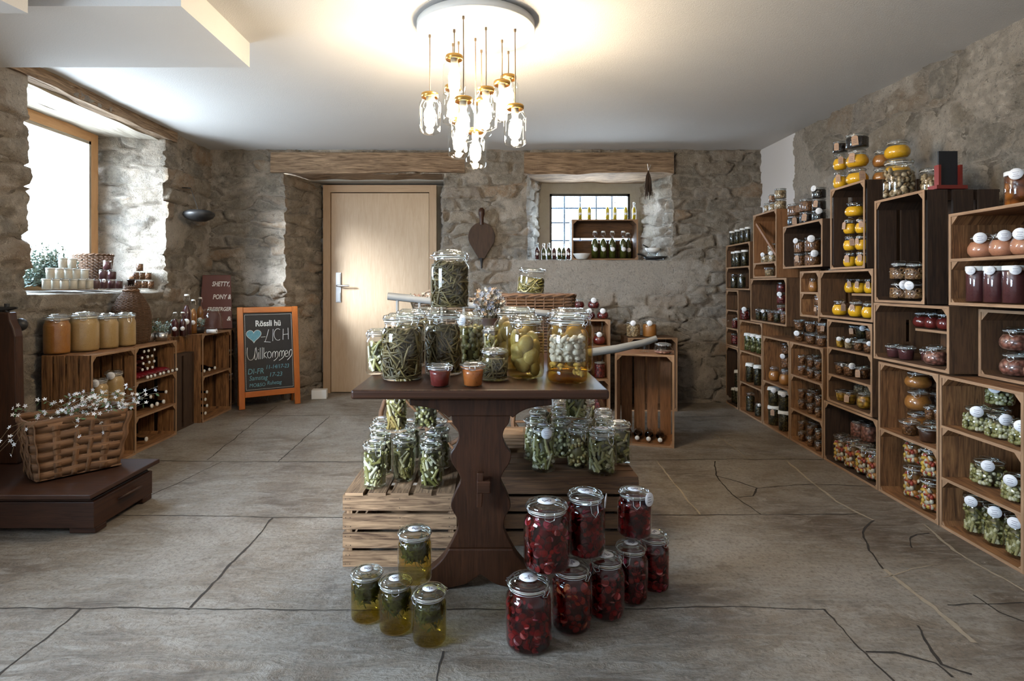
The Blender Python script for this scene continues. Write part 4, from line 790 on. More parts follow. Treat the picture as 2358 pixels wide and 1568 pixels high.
row('on ledge beside yellow-jar crate', .718, [(1841, 27, [(25, 'brn', 'bowl', 'round', 'hang'), (27, 'brn', 'bowl', None, 'hang')], .02), (1867, 28, [(27, 'brn', 'bowl', None, 'hang'), (28, 'brn', 'bowl', None, 'hang')]), (1892, 26, [(28, 'brn', 'bowl', None, 'hang'), (29, 'brn', 'bowl', 'kraft')])], 'small chutney jars on ledge', off=.005)
row('on top shelf of cloth-capped crate', .546, [(1722, 16, [(40, 'grn', 'cyl')]), (1736, 16, [(42, 'grn', 'cyl')]), (1749, 16, [(43, 'grn', 'cyl')])], 'cloth-capped jars', off=.02, lidmat='cloth')
row('on middle shelf of cloth-capped crate', .271, [(1727, 18, [(44, 'drk', 'cyl')]), (1745, 18, [(47, 'drk', 'cyl')])], 'cloth-capped jars', off=.02, lidmat='cloth')
row('on bottom shelf of cloth-capped crate', .014, [(1728, 20, [(46, 'drk', 'wide')]), (1747, 18, [(32, 'drk', 'wide', 'round')])], 'jars below the cloth-capped ones', off=.02)
row('on top of cloth-capped crate', .816, [(1715, 22, [(28, 'rdv', 'wide', 'round')])], 'jars on top of crates', off=.005)
row('on upper shelf of large-brown-jar crate', .361, [(1783, 26, [(36, 'amb', 'belly')]), (1807, 26, [(38, 'amb', 'belly')])], 'large brown jars', off=.01)
row('at back of large-brown-jar crate', .361, [(1790, 26, [(30, 'brn', 'wide'), (32, 'brn', 'wide', 'round'), (26, 'brn', 'wide')])], 'large brown jars', off=.09)
row('on floor of large-brown-jar crate', .014, [(1780, 27, [(44, 'drk', 'cyl', 'kraft'), (42, 'drk', 'cyl', 'round')]), (1806, 25, [(46, 'drk', 'cyl'), (44, 'drk', 'cyl', 'round')])], 'dark pickle jars', off=.01, lidmat='cloth')
for q, (lv, w) in enumerate([(.483, 'top'), (.239, 'middle'), (.014, 'bottom')]):
    row('on %s shelf of small-jar crate' % w, lv, [(1847, 19, [(24, 'brn', 'bowl', None, 'hang'), (25, 'brn', 'bowl')], .01), (1867, 20, [(25, 'brn', 'bowl', None, 'hang'), (26, 'brn', 'bowl')]), (1886, 20, [(26, 'brn', 'bowl', None, 'hang'), (27, 'brn', 'bowl', None, 'hang')])], 'small brown clip jars', off=.008)
    row('in second row on %s shelf of small-jar crate' % w, lv, [(1857, 20, [(24, 'brn', 'bowl'), (25, 'brn', 'bowl')]), (1878, 20, [(25, 'brn', 'bowl'), (26, 'brn', 'bowl')])], 'small brown clip jars', off=.085)
row('inside black corner crate', .014, [(1674, 14, [(34, 'drk', 'cyl')]), (1689, 18, [(38, 'drk', 'cyl', 'round'), (40, 'drk', 'cyl')])], 'dark corner jars', off=.02, lidmat='cloth')
row('on middle shelf of far corner crate', .723, [(1676, 17, [(22, 'rdv', 'wide', 'round')]), (1692, 17, [(23, 'rdv', 'wide')])], 'red corner jars', off=.02)
row('on bottom shelf of far corner crate', .567, [(1690, 19, [(26, 'rdv', 'wide')])], 'red corner jars', off=.02)
row('on top of far corner stack', 1.501, [(1686, 13, [(32, 'drk', 'cyl')]), (1698, 13, [(33, 'drk', 'cyl')]), (1710, 13, [(34, 'drk', 'cyl')]), (1722, 13, [(35, 'drk', 'cyl')])], 'glass cylinders in the corner', off=.01)
row('on upper shelf of topmost corner crate', 1.291, [(1683, 16, [(36, 'drk', 'cyl')]), (1699, 16, [(37, 'drk', 'cyl')]), (1715, 16, [(38, 'drk', 'cyl')])], 'glass cylinders in the corner', off=.02)
row('on lower shelf of topmost corner crate', 1.095, [(1690, 16, [(34, 'drk', 'wide')]), (1708, 18, [(35, 'drk', 'wide')])], 'glass cylinders in the corner', off=.02)
# small blackboard in a red holder on the tall blackish crate
xb, yb = px(2182, 2.92) + 0, 2.92; Xc = 2.22
bb_ = empty('tabletop_blackboard', (Xc, 2.905, 1.593), .0, 'small blank blackboard in a red holder on tall blackish crate', 'blackboard')
b = MB(); b.box((0, .0, .105), (.092, .008, .165)); b.build('board', M['slate'], bb_)
b = MB(); b.box((0, 0, .009), (.15, .06, .018)); b.build('holder_base', M['red'], bb_)
for s in (-1, 1): b = MB(); b.box((s * .052, -.005, .068), (.012, .03, .10)); b.build('holder_post', M['red'], bb_)
# ------------------------------------------------------------------ trestle table
def catmull(P, k=4):
    out = []
    for i in range(len(P) - 1):
        p0, p1, p2, p3 = P[max(i - 1, 0)], P[i], P[i + 1], P[min(i + 2, len(P) - 1)]
        for j in range(k):
            t = j / k; out.append(tuple(.5 * (2 * p1[a] + (p2[a] - p0[a]) * t + (2 * p0[a] - 5 * p1[a] + 4 * p2[a] - p3[a]) * t * t + (3 * p1[a] - p0[a] - 3 * p2[a] + p3[a]) * t ** 3) for a in (0, 1)))
    return out + [P[-1]]
def bevel(o, w=.004, seg=2):
    m = o.modifiers.new('bevel', 'BEVEL'); m.width = w; m.segments = seg; m.limit_method = 'ANGLE'; m.angle_limit = .6; return o
TY = 2.21; TXC = px(1107, TY)
tab = empty('trestle_table', (TXC, 2.65, 0), 0, 'dark oak trestle table with scalloped end panel, covered in large jars', 'table')
def tp(L): return [((x - 1107) * TY / F, pz(y, TY)) for x, y in L]
colL = catmull(tp([(1033, 1262), (1046, 1236), (1054, 1215), (1051, 1192), (1038, 1165), (1048, 1134), (1060, 1108), (1056, 1090), (1041, 1066), (1037, 1047), (1047, 1030), (1056, 1008), (1053, 990), (1042, 974), (1039, 958)]), 5)
brL = [tp([(1039, 958)])[0]] + catmull(tp([(1033, 962), (1018, 950), (998, 941), (970, 936), (943, 933)]), 4) + tp([(943, 919)])
ftL = catmull(tp([(1033, 1262), (1022, 1280), (1006, 1298), (988, 1313), (980, 1330), (990, 1348), (1012, 1355)]), 4) + catmull([(tp([(1020, 0)])[0][0], .0), tp([(1048, 1350)])[0], tp([(1078, 1341)])[0], (0, pz(1321, TY))], 4)
def sym(L, close_first=False): return L + [(-x, z) for x, z in reversed(L)]
for yy, nm in ((TY, 0), (2.972, 1)):
    y0 = yy - 2.65
    b = MB(); b.prism(sym(colL), y0, y0 + .042); bevel(b.build('end_panel', M['oakdk'], tab), .005)
    b = MB(); L = ftL[:]; poly = L + [(-x, z) for x, z in reversed(L) if abs(x) > 1e-6]; b.prism(poly, y0 - .008, y0 + .05); bevel(b.build('foot', M['oakdk'], tab), .005)
    b = MB(); L = brL; b.prism(L + [(-x, z) for x, z in reversed(L)], y0 - .004, y0 + .046); bevel(b.build('bracket', M['oakdk'], tab), .004)
b = MB(); b.box((0, 2.66 - 2.65, .743), (.908, 1.15, .034)); bevel(b.build('tabletop', M['oakdk'], tab), .009, 3)
zt = pz(1110, TY); b = MB(); b.box((.012, .0, zt), (.05, 1.0, .045)); bevel(b.build('stretcher', M['oakdk'], tab), .004)
b = MB(); b.prism([(-.014, zt - .075), (.006, zt - .075), (.012, zt + .05), (-.012, zt + .05)], TY - 2.65 - .055, TY - 2.65 - .030); bevel(b.build('wedge', M['oakdk'], tab), .003)

# ------------------------------------------------------------------ low slatted crates under the table
def slat_crate(name, label, X0, X1, Y0, Y1, H, rows, lengthwise, nt, mat='crate_lt'):
    e = empty(name, ((X0 + X1) / 2, (Y0 + Y1) / 2, 0), 0, label, 'wooden crate'); W = X1 - X0; D = Y1 - Y0; t = .012; g = .015; h = (H - t - g * (rows - 1)) / rows; m = M[mat]
    for s in (-1, 1):
        b = MB()
        for k in range(rows): z = .001 + h / 2 + k * (h + g); b.box((0, s * (D / 2 - t / 2), z), (W, t, h))
        if s < 0:
            b.m = 1
            for k in range(rows):
                z = h / 2 + k * (h + g)
                for xx in (-W / 2 + .012, -W / 2 + .03, 0, W / 2 - .03, W / 2 - .012):
                    for dz in (-.3, .3): b.box((xx + random.uniform(-.002, .002), -D / 2 - .0002, z + dz * h), (.003, .001, .003))
        b.build('front_panel' if s < 0 else 'back_panel', [m, M['nail']], e)
        b = MB()
        for k in range(rows): z = .001 + h / 2 + k * (h + g); b.box((s * (W / 2 - t / 2), 0, z), (t, D - 2 * t - .002, h))
        b.build('side_panel', m, e)
    b = MB()
    for k in range(nt):
        if lengthwise: w = D / nt; b.box((0, -D / 2 + w * (k + .5), H - t / 2), (W, w * .86, t))
        else: w = W / nt; b.box((-W / 2 + w * (k + .5), 0, H - t / 2), (w * .78, D, t))
    b.build('top_panel', m, e)
    for sx in (-1, 1):
        for sy in (-1, 1): b = MB(); b.box((sx * (W / 2 - t - .012), sy * (D / 2 - t - .012), H / 2 - t / 2), (.022, .022, H - t - .004)); b.build('corner_post', m, e)
    return e
slat_crate('slatted_crate', 'pale slatted crate left under the table carrying small clip jars', px(789, 2.38), -.145, 2.38, 2.95, .296, 4, False, 5)
slat_crate('slatted_crate', 'pale slatted crate right under the table carrying small clip jars', .02, px(1471, 2.57), 2.57, 2.96, .296, 4, True, 4, 'crate_md')
slat_crate('slatted_crate', 'grey slatted crate behind the right under-table crate', .03, .60, 3.035, 3.50, .294, 4, True, 7)

# ------------------------------------------------------------------ helper for jars with liquid
def fluid(e, shape, r, h, z1, mat, n=32, z0=0):
    pr = content_prof(shape, r, h, z1); pr = [p for p in pr if p[1] >= z0]
    return link('pickling_liquid', lathe_mesh('pickling_liquid', pr, r, h, n, M[mat]), e)
M['brine'] = glass('yellow_green_brine', (.80, .70, .32), 1.34, .05, .5); M['brinea'] = glass('amber_brine', (.93, .76, .40), 1.34, .05, .5); M['brinep'] = glass('pale_brine', (.93, .87, .62), 1.34, .05, .5)
ZT = .761
def on(xc, Y): return px(xc, Y)
def tj(xc, Y, wpx, h, shape, lab, kind, col, n, fill=.72, z=ZT, food=None, **k):
    r = wpx / 2 * Y / F; k.setdefault('lod', 0)
    return jar(px(xc, Y), Y, z, r, h, shape, food or 'grn', lab, 'preserving jar', None, pieces=PC(kind, col, r, h, fill, n, int(xc)) if kind else None, **k)
tj(925, 2.33, 95, .262, 'straight', 'large jar of green beans on the table, front left', 'bean', 'bean', 330, .76, face=-.9, rubber=None) if False else tj(925, 2.33, 95, .262, 'straight', 'large jar of green beans on the table, front left', 'bean', 'bean', 330, .76, face=.9)
tj(1021, 2.46, 88, .268, 'straight', 'large green bean jar carrying another bean jar on its lid', 'bean', 'bean', 330, .76, face=-.3)
tj(1036, 2.46, 90, .245, 'straight', 'large green bean jar balanced on top of another bean jar', 'bean', 'bean', 320, .80, z=ZT + .269, face=1.2)
tj(869, 2.47, 52, .19, 'straight', 'slim jar of green and white stalks at left table edge', 'stick', 'stickg', 60, .70, face=-.8)
tj(1013, 2.165, 60, .088, 'bowl', 'small jar of dark red jam at front of table', None, None, 0, food='red', face=.9)
tj(1089, 2.17, 60, .092, 'bowl', 'small jar of orange relish beside the red jam', None, None, 0, food='org', face=0, ring='rubberr')
tj(1138, 2.31, 64, .125, 'wide', 'small squat jar of beans behind the orange relish', 'bean', 'bean', 90, .66, face=0)
tj(1083, 2.68, 66, .25, 'straight', 'green pickle jar with white tag right of stacked bean jars', 'chunk', 'gher', 120, .74, tagk='round', tagpos=-.5, face=-.1)
tj(1133, 2.93, 46, .17, 'wide', 'small pickle jar between white-tagged jar and pear jars', 'stick', 'gher', 60, .7)
tj(946, 2.72, 74, .262, 'straight', 'dark pickle jar directly behind the front left bean jar', 'bean', 'bean', 120, .76)
tj(984, 2.95, 60, .262, 'straight', 'dark pickle jar farthest back on the left of table', 'bean', 'bean', 110, .76)
def big(n, seed, r, h, lo, hi, R, cols, sc):
    rd = random.Random(seed); b = MB()
    for i in range(n):
        c = rd.choice(cols); kk = rd.uniform(.85, 1.1); b.cc = tuple(x * kk for x in c); a = 2 * PI * i * .381966; q = r - R * .9; z = lo + (hi - lo) * (i + .5) / n
        b.ball((q * math.cos(a), q * math.sin(a), z), R * rd.uniform(.85, 1.05), (10, 14), sc, Matrix.Rotation(a, 3, 'Z') @ Matrix.Rotation(rd.uniform(-.6, .6), 3, 'X'))
    b.cc = cols[0]; b.ball((0, 0, (lo + hi) / 2), 1, (8, 12), (r * .5, r * .5, (hi - lo) * .42)); return b.mesh('contents', M['pc'])
PEAR = [(.46, .34, .16), (.54, .42, .22), (.40, .30, .13)]; EGG = [(.52, .40, .24), (.46, .34, .19)]
e = jar(px(1210, 2.38), 2.38, ZT, .0745, .252, 'straight', None, 'large jar of yellow-green pear halves on the table', face=-.5, lod=0, pieces=big(13, 3, .071, .25, .035, .155, .034, PEAR, (.62, 1, 1.25))); fluid(e, 'straight', .0745, .252, .70, 'brinep')
e = jar(px(1187, 2.66), 2.66, ZT + .0015, .098, .272, 'straight', None, 'widest jar of pear halves, behind the front pear jar', lod=0, face=.4, pieces=big(15, 5, .094, .27, .04, .185, .042, PEAR + EGG, (.6, 1, 1.15))); fluid(e, 'straight', .098, .272, .74, 'brinep')
e = jar(px(1312, 2.56), 2.56, ZT, .0975, .272, 'straight', None, 'wide jar of amber fruit directly behind the mushroom jar', lod=0, face=1.2, pieces=big(15, 9, .093, .27, .04, .18, .042, EGG, (.6, 1, 1.0))); fluid(e, 'straight', .0975, .272, .72, 'brinea')
def mushjar(r, h):
    rd = random.Random(12); b = MB()
    def msh(c, R, rot):
        kk = rd.uniform(.85, 1.12); b.cc = (.58 * kk, .49 * kk, .36 * kk); b.lathe([(0, R * .75), (R * .6, R * .62), (R * .95, R * .2), (R, -.05 * R), (R * .85, -.3 * R), (R * .42, -.34 * R), (R * .38, -R * .9), (R * .42, -R * 1.1), (0, -R * 1.12)], 12, c, rot)
    z = .068
    while z < h * .68:
        off = rd.uniform(0, 1)
        for k in range(11):
            if rd.random() < .07: continue
            a = 2 * PI * (k + off) / 11; q = r - .019; R = rd.uniform(.0125, .0165); rot = Matrix.Rotation(a, 3, 'Z') @ Matrix.Rotation(rd.uniform(-1.4, 1.6), 3, 'Y') @ Matrix.Rotation(rd.uniform(-1.2, 1.2), 3, 'X'); msh((q * math.cos(a), q * math.sin(a), z + rd.uniform(-.004, .004)), R, rot)
        z += .0235
    for k in range(4): a = -1.2 + k * .35; msh(((r - .022) * math.cos(a), (r - .022) * math.sin(a), .03), .014, Matrix.Rotation(1.4 + k, 3, 'X'))
    b.cc = (.40, .33, .22); b.lathe([(0, .075), (r * .74, .08), (r * .76, h * .6), (0, h * .64)], 14); return b.mesh('contents', M['pc'])
e = jar(px(1307, 2.265), 2.265, ZT, .0775, .262, 'straight', None, 'large jar of whole white mushrooms in amber brine', lod=0, face=1.0, pieces=mushjar(.0755, .262)); fluid(e, 'straight', .0775, .262, .30, 'brinea')

# jars standing on the left crate
ZC = .297
def sj(xc, Y, lab, kind='stick', col='stickg', n=62, z=ZC, r=.0525, h=.192, **k):
    k.setdefault('lod', 0); k.setdefault('toplabel', True)
    return jar(px(xc, Y), Y, z, r, h, 'straight', 'grn', lab, 'preserving jar', None, pieces=PC(kind, col, r, h, .72, n, int(xc)), **k)
sj(862, 2.46, 'jar of white stalks at front left corner of left crate', face=.5, style='hang'); sj(929, 2.545, 'jar of green stalks in the middle of left crate front', col='gher', face=-.2); sj(993, 2.46, 'jar of white stalks at front right of left crate', face=-.1)
sj(877, 2.63, 'jar of yellow-green stalks behind front left jar on left crate', col='gher', face=.8); sj(992, 2.60, 'jar behind front right jar of white stalks on left crate', 'ball', 'oni', 110)
sj(874, 2.76, 'jar at far left of left crate, third row back', lod=1); sj(932, 2.70, 'jar in centre of left crate hidden behind green stalks', lod=1, n=40); sj(1012, 2.72, 'jar beside table panel, third row of left crate', lod=1); sj(880, 2.89, 'rearmost jar at left of left crate', lod=1); sj(1008, 2.86, 'rearmost jar beside table panel on left crate', lod=1); sj(945, 2.84, 'rearmost middle jar on left crate', lod=1, n=40)
sj(913, 2.605, 'upper jar of yellow stalks stacked on left crate jars', col='sticky', z=ZC + .193, face=.2, style='hang', toplabel=False); sj(980, 2.66, 'upper jar of pale onions stacked on left crate jars', 'ball', 'oni', 110, z=ZC + .193, face=.4, r=.054, toplabel=False)
# jars standing on the right crate
sj(1251, 2.68, 'jar of white stalks with round tag on right crate', tagk='round', face=.15, r=.058, h=.208); sj(1331, 2.73, 'jar of amber-tinged onions on right crate', 'ball', 'sticky', 110, face=.35, style='hang', r=.0535); sj(1386, 2.64, 'jar of cut green stalks nearest front of right crate', col='gher', n=85, face=.5, style='hang', r=.066, h=.20); sj(1424, 2.78, 'jar of pale stalks at right end of right crate', 'stick', 'gher', r=.062, h=.20, face=-.6)
sj(1232, 2.85, 'jar of white stalks behind the round-tagged jar', r=.058, h=.208, face=.9); sj(1238, 3.12, 'jar in third row behind the round-tagged jar', lod=1, z=.295); sj(1252, 3.26, 'rearmost jar at left of right crates', lod=1, z=.295); sj(1293, 2.90, 'jar of onions between tagged jar and amber onions', 'ball', 'oni', 110, r=.054); sj(1288, 3.14, 'rear jar under the middle of right tabletop edge', lod=1, z=.295)
sj(1341, 2.90, 'jar directly behind the amber-tinged onions', lod=1, n=40); sj(1393, 2.91, 'jar behind the cut green stalks on right crate', lod=1); sj(1389, 3.10, 'rear jar in line behind the cut green stalks', lod=1, z=.295); sj(1338, 3.10, 'rear jar behind the amber-tinged onion jars', lod=1, z=.295); sj(1293, 3.38, 'farthest jar on the grey slatted crate, left', lod=1, z=.295); sj(1352, 3.38, 'farthest jar on the grey slatted crate, right', lod=1, z=.295)
sj(1327, 2.86, 'upper jar of stalks stacked on right crate jars under tabletop', col='gher', z=ZC + .193, r=.060, toplabel=False)

# jars of herbs on the floor
def herbjar(xc, Y, z, lab, seed, tilt=None):
    r, h = .0555, .168
    def herbs():
        rd = random.Random(seed); b = MB(); b.cc = (.028, .034, .016); b.ball((0, 0, h * .56), 1, (8, 12), (r * .8, r * .8, h * .20))
        for i in range(230):
            a = rd.uniform(0, 2 * PI); z = h * rd.triangular(.28, .78, .6); q = r * rd.uniform(.72, .93) * (1 if z > h * .4 else rd.uniform(.3, .9)); k = rd.uniform(.6, 1.9); b.cc = (.045 * k, .058 * k, .026 * k)
            p = Vector((q * math.cos(a), q * math.sin(a), z)); t = Vector((-math.sin(a), math.cos(a), 0)); u = Vector((0, 0, 1)); ang = rd.uniform(0, PI); d = t * math.cos(ang) + u * math.sin(ang); s = d.cross(Vector((math.cos(a), math.sin(a), 0))); L = rd.uniform(.006, .015); w = rd.uniform(.002, .005)
            b.add([p - d * L, p + s * w, p + d * L, p - s * w], [(0, 1, 2, 3)], None, False)
        for i in range(7): a = rd.uniform(0, 6.3); b.cc = (.05, .06, .02); b.tube([(.02 * math.cos(a), .02 * math.sin(a), h * .45), (.03 * math.cos(a + .4), .03 * math.sin(a + .4), h * .33), (.033 * math.cos(a + .6), .033 * math.sin(a + .6), h * .27)], .0012, 4)
        return b.mesh('herbs', M['pc'])
    e = jar(px(xc, Y), Y, z, r, h, 'wide', None, lab, lod=0, toplabel=True, face={0: -.3, 1: .15, 2: -.9, 3: -.6}[seed % 4]); link('herbs', herbs(), e); fluid(e, 'wide', r, h, .72, 'brine'); return e
herbjar(845, 2.02, .002, 'leftmost floor jar of dark herbs in yellow liquid', 0); herbjar(911, 1.955, .002, 'middle floor jar of dark herbs in yellow liquid', 1); herbjar(989, 1.89, .002, 'front floor jar of dark herbs, right of the trio', 2); herbjar(955, 1.935, .172, 'herb jar stacked on top of two other herb jars', 3)
# jars of beetroot on the floor
def beet(xc, Y, z, r, h, lab, col='beet', seed=1, **k):
    e = jar(px(xc, Y), Y, z, r, h, 'straight', None, lab, lod=0, toplabel=True, pieces=PC('slice', col, r, h, .76, 210, seed), **k); fluid(e, 'straight', r, h, .78, 'beetj'); return e
M['beetj'] = glass('beetroot_juice', (.62, .16, .17), 1.34, .04, .6)
beet(1217, 1.872, .002, .0735, .212, 'front beetroot jar standing on the floor, nearest camera', seed=1, face=.9); beet(1316, 1.968, .002, .0665, .212, 'orange-red beetroot jar on floor, second from front', 'beeto', 2, face=.9); beet(1396, 2.045, .002, .062, .205, 'dark beetroot jar in the middle of the floor row', seed=3, face=-.8); beet(1453, 2.14, .002, .060, .205, 'beetroot jar with hanging clips, fourth along the floor row', seed=4, face=-.5, style='hang'); beet(1506, 2.22, .002, .056, .21, 'rearmost beetroot jar on the floor at right', seed=5, face=.7)
beet(1259, 1.937, .2155, .0755, .215, 'largest beetroot jar, upper left of the stack', seed=6, face=.05); beet(1348, 2.035, .2155, .0665, .215, 'upper beetroot jar in the middle of the stack', seed=7, face=.35, style='hang', tagk='round', tagpos=.9); beet(1461, 2.185, .2155, .062, .168, 'smaller beetroot jar, upper right of the stack', seed=8, face=-.1, style='hang', tagk='round', tagpos=.8)

# ------------------------------------------------------------------ woven baskets
def wicker(b, rx, ry, h, flare, layers, stakes, tr, z0=0, power=2.0, N=None):
    N = N or stakes * 4
    for k in range(layers):
        z = z0 + h * (k + .5) / layers; s = 1 + flare * (k + .5) / layers; pts = []
        for i in range(N):
            a = 2 * PI * i / N; c, d = math.cos(a), math.sin(a); q = (abs(c) ** power + abs(d) ** power) ** (-1 / power); w = .0035 * math.sin(stakes * a + PI * k); pts.append(((rx * s * q + w) * c, (ry * s * q + w) * d, z))
        b.tube(pts, tr, 4, True)
    for i in range(stakes):
        a = 2 * PI * (i + .5) / stakes; c, d = math.cos(a), math.sin(a); q = (abs(c) ** power + abs(d) ** power) ** (-1 / power); b.tube([(rx * q * c, ry * q * d, z0), (rx * (1 + flare) * q * c, ry * (1 + flare) * q * d, z0 + h)], tr * .9, 4)
def wbasket(name, label, loc, rx, ry, h, flare, mat, layers=16, stakes=22, tr=.005, power=2.0, rz=0, handle=None):
    e = empty(name, loc, rz, label, 'basket'); b = MB(); wicker(b, rx, ry, h, flare, layers, stakes, tr, 0, power); b.build('woven_side', M[mat], e)
    b = MB(); N = 60; s = 1 + flare
    for w in (0, PI):
        b.tube([((rx * s * (abs(math.cos(a)) ** power + abs(math.sin(a)) ** power) ** (-1 / power) + .004 * math.cos(12 * a + w)) * math.cos(a), (ry * s * (abs(math.cos(a)) ** power + abs(math.sin(a)) ** power) ** (-1 / power) + .004 * math.cos(12 * a + w)) * math.sin(a), h + .005 * math.sin(12 * a + w)) for a in [2 * PI * i / N for i in range(N)]], tr * 1.3, 5, True)
    b.build('rim', M[mat], e)
    b = MB(); b.lathe([(0, .004), (min(rx, ry) * .97, .004), (min(rx, ry) * .97, .010), (0, .010)], 28); o = b.build('base', M[mat], e); o.scale = (rx / min(rx, ry), ry / min(rx, ry), 1)
    if handle: b = MB(); b.tube([(handle[0] * math.cos(t), 0, h + handle[1] * math.sin(t)) for t in [PI * i / 14 for i in range(15)]], .008, 6); b.build('basket_handle', M[mat], e)
    return e
# ------------------------------------------------------------------ ladder cart behind the table
CY0, CY1 = 3.50, 4.05
cart = empty('ladder_cart', (0, 3.8, 0), 0, 'old grey wooden ladder cart with drawbar, behind the table', 'handcart')
def crt(nm, pts, r, mat='shaft', n=8): b = MB(); b.tube([(x, y - 3.8, z) for x, y, z in pts], r, n); b.build(nm, M[mat], cart)
for yy in (3.62, 4.02):
    crt('side_rail', [(px(893, yy), yy, pz(683, 3.62)), (px(960, yy), yy, pz(690, 3.62)), (.55, yy, .93)], .020)
    crt('lower_rail', [(px(905, yy), yy, .60), (.55, yy, .60)], .018)
    for i in range(9): x = px(918, yy) + i * .135; crt('spindle', [(x, yy, .60), (x - .008, yy, 1.05 - .0145 * i)], .009)
b = MB(); b.box((-.02, .02, .60), (1.14, .42, .02)); b.build('cart_floor', M['crate_md'], cart)
for x in (-.40, .40):
    crt('axle', [(x, 3.60, .30), (x, 4.04, .30)], .016, 'dkmetal')
    for yy in (3.59, 4.05):
        b = MB(); b.tube([(x + .28 * math.cos(a), yy - 3.8, .302 + .28 * math.sin(a)) for a in [2 * PI * i / 28 for i in range(28)]], .016, 6, True)
        for i in range(8): a = PI * i / 4; b.tube([(x, yy - 3.8, .302), (x + .27 * math.cos(a), yy - 3.8, .302 + .27 * math.sin(a))], .009, 5)
        b.ball((x, yy - 3.8, .302), .035); b.build('wheel', M['crate_md'], cart)
    crt('bolster', [(x, 3.66, .30), (x, 3.66, .60)], .02); crt('bolster', [(x, 3.98, .30), (x, 3.98, .60)], .02)
crt('drawbar', [(.40, 3.56, pz(822, 3.56)), (px(1420, 3.56), 3.56, pz(803, 3.56)), (px(1480, 3.56), 3.56, pz(790, 3.56)), (px(1512, 3.56), 3.56, pz(779, 3.56))], [.026, .024, .021, .018])
crt('hitch', [(.40, 3.56, .60), (.40, 3.56, pz(822, 3.56))], .018)
BZ = .612
wbasket('wicker_basket', 'large brown rectangular wicker basket with open jar on its edge', (px(1228, 3.83), 3.83, BZ), .225, .155, pz(680, 3.75) - BZ, .16, 'wick', 24, 30, .0062, 4.0)
wbasket('flower_basket', 'small grey-brown wicker basket of dried flowers on the cart', (px(1022, 3.80), 3.80, .80), .165, .12, pz(690, 3.75) - .80, .25, 'wickl', 12, 20, .0055, 2.0, handle=(.15, .07))
slat_crate('supporting_crate', 'slatted crate inside the ladder cart under the flower basket', px(955, 3.8), px(1090, 3.8), 3.69, 3.91, .185, 3, True, 3, 'crate_md').location.z = .613
def dried(name, label, c, rx, rz, n, cols, seed, cat, zb):
    rd = random.Random(seed); e = empty(name, (c[0], c[1], zb), 0, label, cat); b = MB(); q = MB()
    for i in range(n):
        a = rd.uniform(0, 2 * PI); s = rd.random() ** .5; p = Vector((rx * s * math.cos(a), rx * .6 * s * math.sin(a), (c[2] - zb) + rd.uniform(-1, 1) * rz * (1 - s * s * .5))); b.tube([(p.x * .25, p.y * .25, 0), tuple(p)], .0012, 3, caps=False)
        kk = rd.uniform(.7, 1.25); q.cc = tuple(x * kk for x in rd.choice(cols)); R = rd.uniform(.006, .013); m = rd.randint(4, 6); nrm = Vector((rd.uniform(-.6, .6), -1, rd.uniform(-.3, .9))).normalized(); u = nrm.orthogonal().normalized(); v = nrm.cross(u)
        for k in range(m):
            t = 2 * PI * k / m; d = u * math.cos(t) + v * math.sin(t); s2 = u * -math.sin(t) + v * math.cos(t); q.add([p, p + d * R * .6 + s2 * R * .3 + nrm * .002, p + d * R * 1.2 + nrm * .004, p + d * R * .6 - s2 * R * .3 + nrm * .002], [(0, 1, 2, 3)])
    b.build('stems', M['stem'], e); o = q.build('dried_heads', M['pc'], e); return e
dried('dried_flowers', 'dried flowers filling the small grey-brown basket', (px(985, 3.76), 3.76, 1.045), .13, .04, 130, [(.42, .40, .33), (.16, .17, .11), (.30, .15, .10), (.55, .52, .46)], 3, 'dried flowers', .82)
dried('dried_bouquet', 'bouquet of grey and white dried flowers before large wicker basket', (px(1126, 3.48), 3.48, 1.00), .082, .09, 340, [(.50, .52, .58), (.16, .18, .24), (.62, .58, .48), (.36, .22, .12), (.10, .10, .12)], 4, 'dried flowers', .80)
b = MB(); b.lathe([(.035, 0), (.045, .02), (.055, .10), (.05, .19), (.056, .195)], 20); o = b.build('zinc_vase', M['steel']); o.location = (px(1126, 3.48), 3.47, .765); tag(o, 'grey metal vase of the dried bouquet at table end', 'vase'); o.location = (px(1126, 3.13), 3.13, .7605)
bpy.data.objects['dried_bouquet'].location = (px(1126, 3.13), 3.13, .83)
jar(px(1222, 3.72), 3.76, pz(680, 3.75) + .012, .088, .165, 'wide', 'grn', 'squat jar of green beans tilted on the wicker basket', lod=0, face=-.6, pieces=PC('bean', 'gher', .088, .165, .62, 110), rot=(.0, .10))
b = MB(); b.box((0, 0, 0), (.40, .20, .012)); o = b.build('wooden_board', M['crate_md']); o.location = (px(1222, 3.76), 3.79, pz(680, 3.75) + .004); tag(o, 'thin wooden board under the tilted jar on large basket', 'board')
# ------------------------------------------------------------------ crates at the back wall, right of the cart
crate('wooden_crate', 'tall back-wall crate with shelves of red jars', px(1405, 5.28) - .50, .30, .817, (.50 + .05, 5.28, 0), 0, 'crate', shelves=(.287, .585)) if False else crate('wooden_crate', 'tall back-wall crate with shelves of red jars', .50, .30, .817, (px(1405, 5.28) - .50, 5.28, 0), 0, 'crate', shelves=(.287, .585))
def bj(xc, Y, z, wpx, hpx, shape, food, lab, **k): k.setdefault('lod', 1); return jar(px(xc, Y), Y, z, wpx / 2 * Y / F, hpx * Y / F, shape, food, lab, 'preserving jar', 'jars on the back-wall crates', **k)
bj(1380, 5.38, .5865, 30, 31, 'belly', 'red', 'upper red jar on top shelf of back-wall crate', tagk='round'); 
bpy.data.objects[-1] if False else None
bj(1347, 5.36, .5865, 30, 26, 'belly', 'red', 'left red jar on top shelf of back-wall crate')
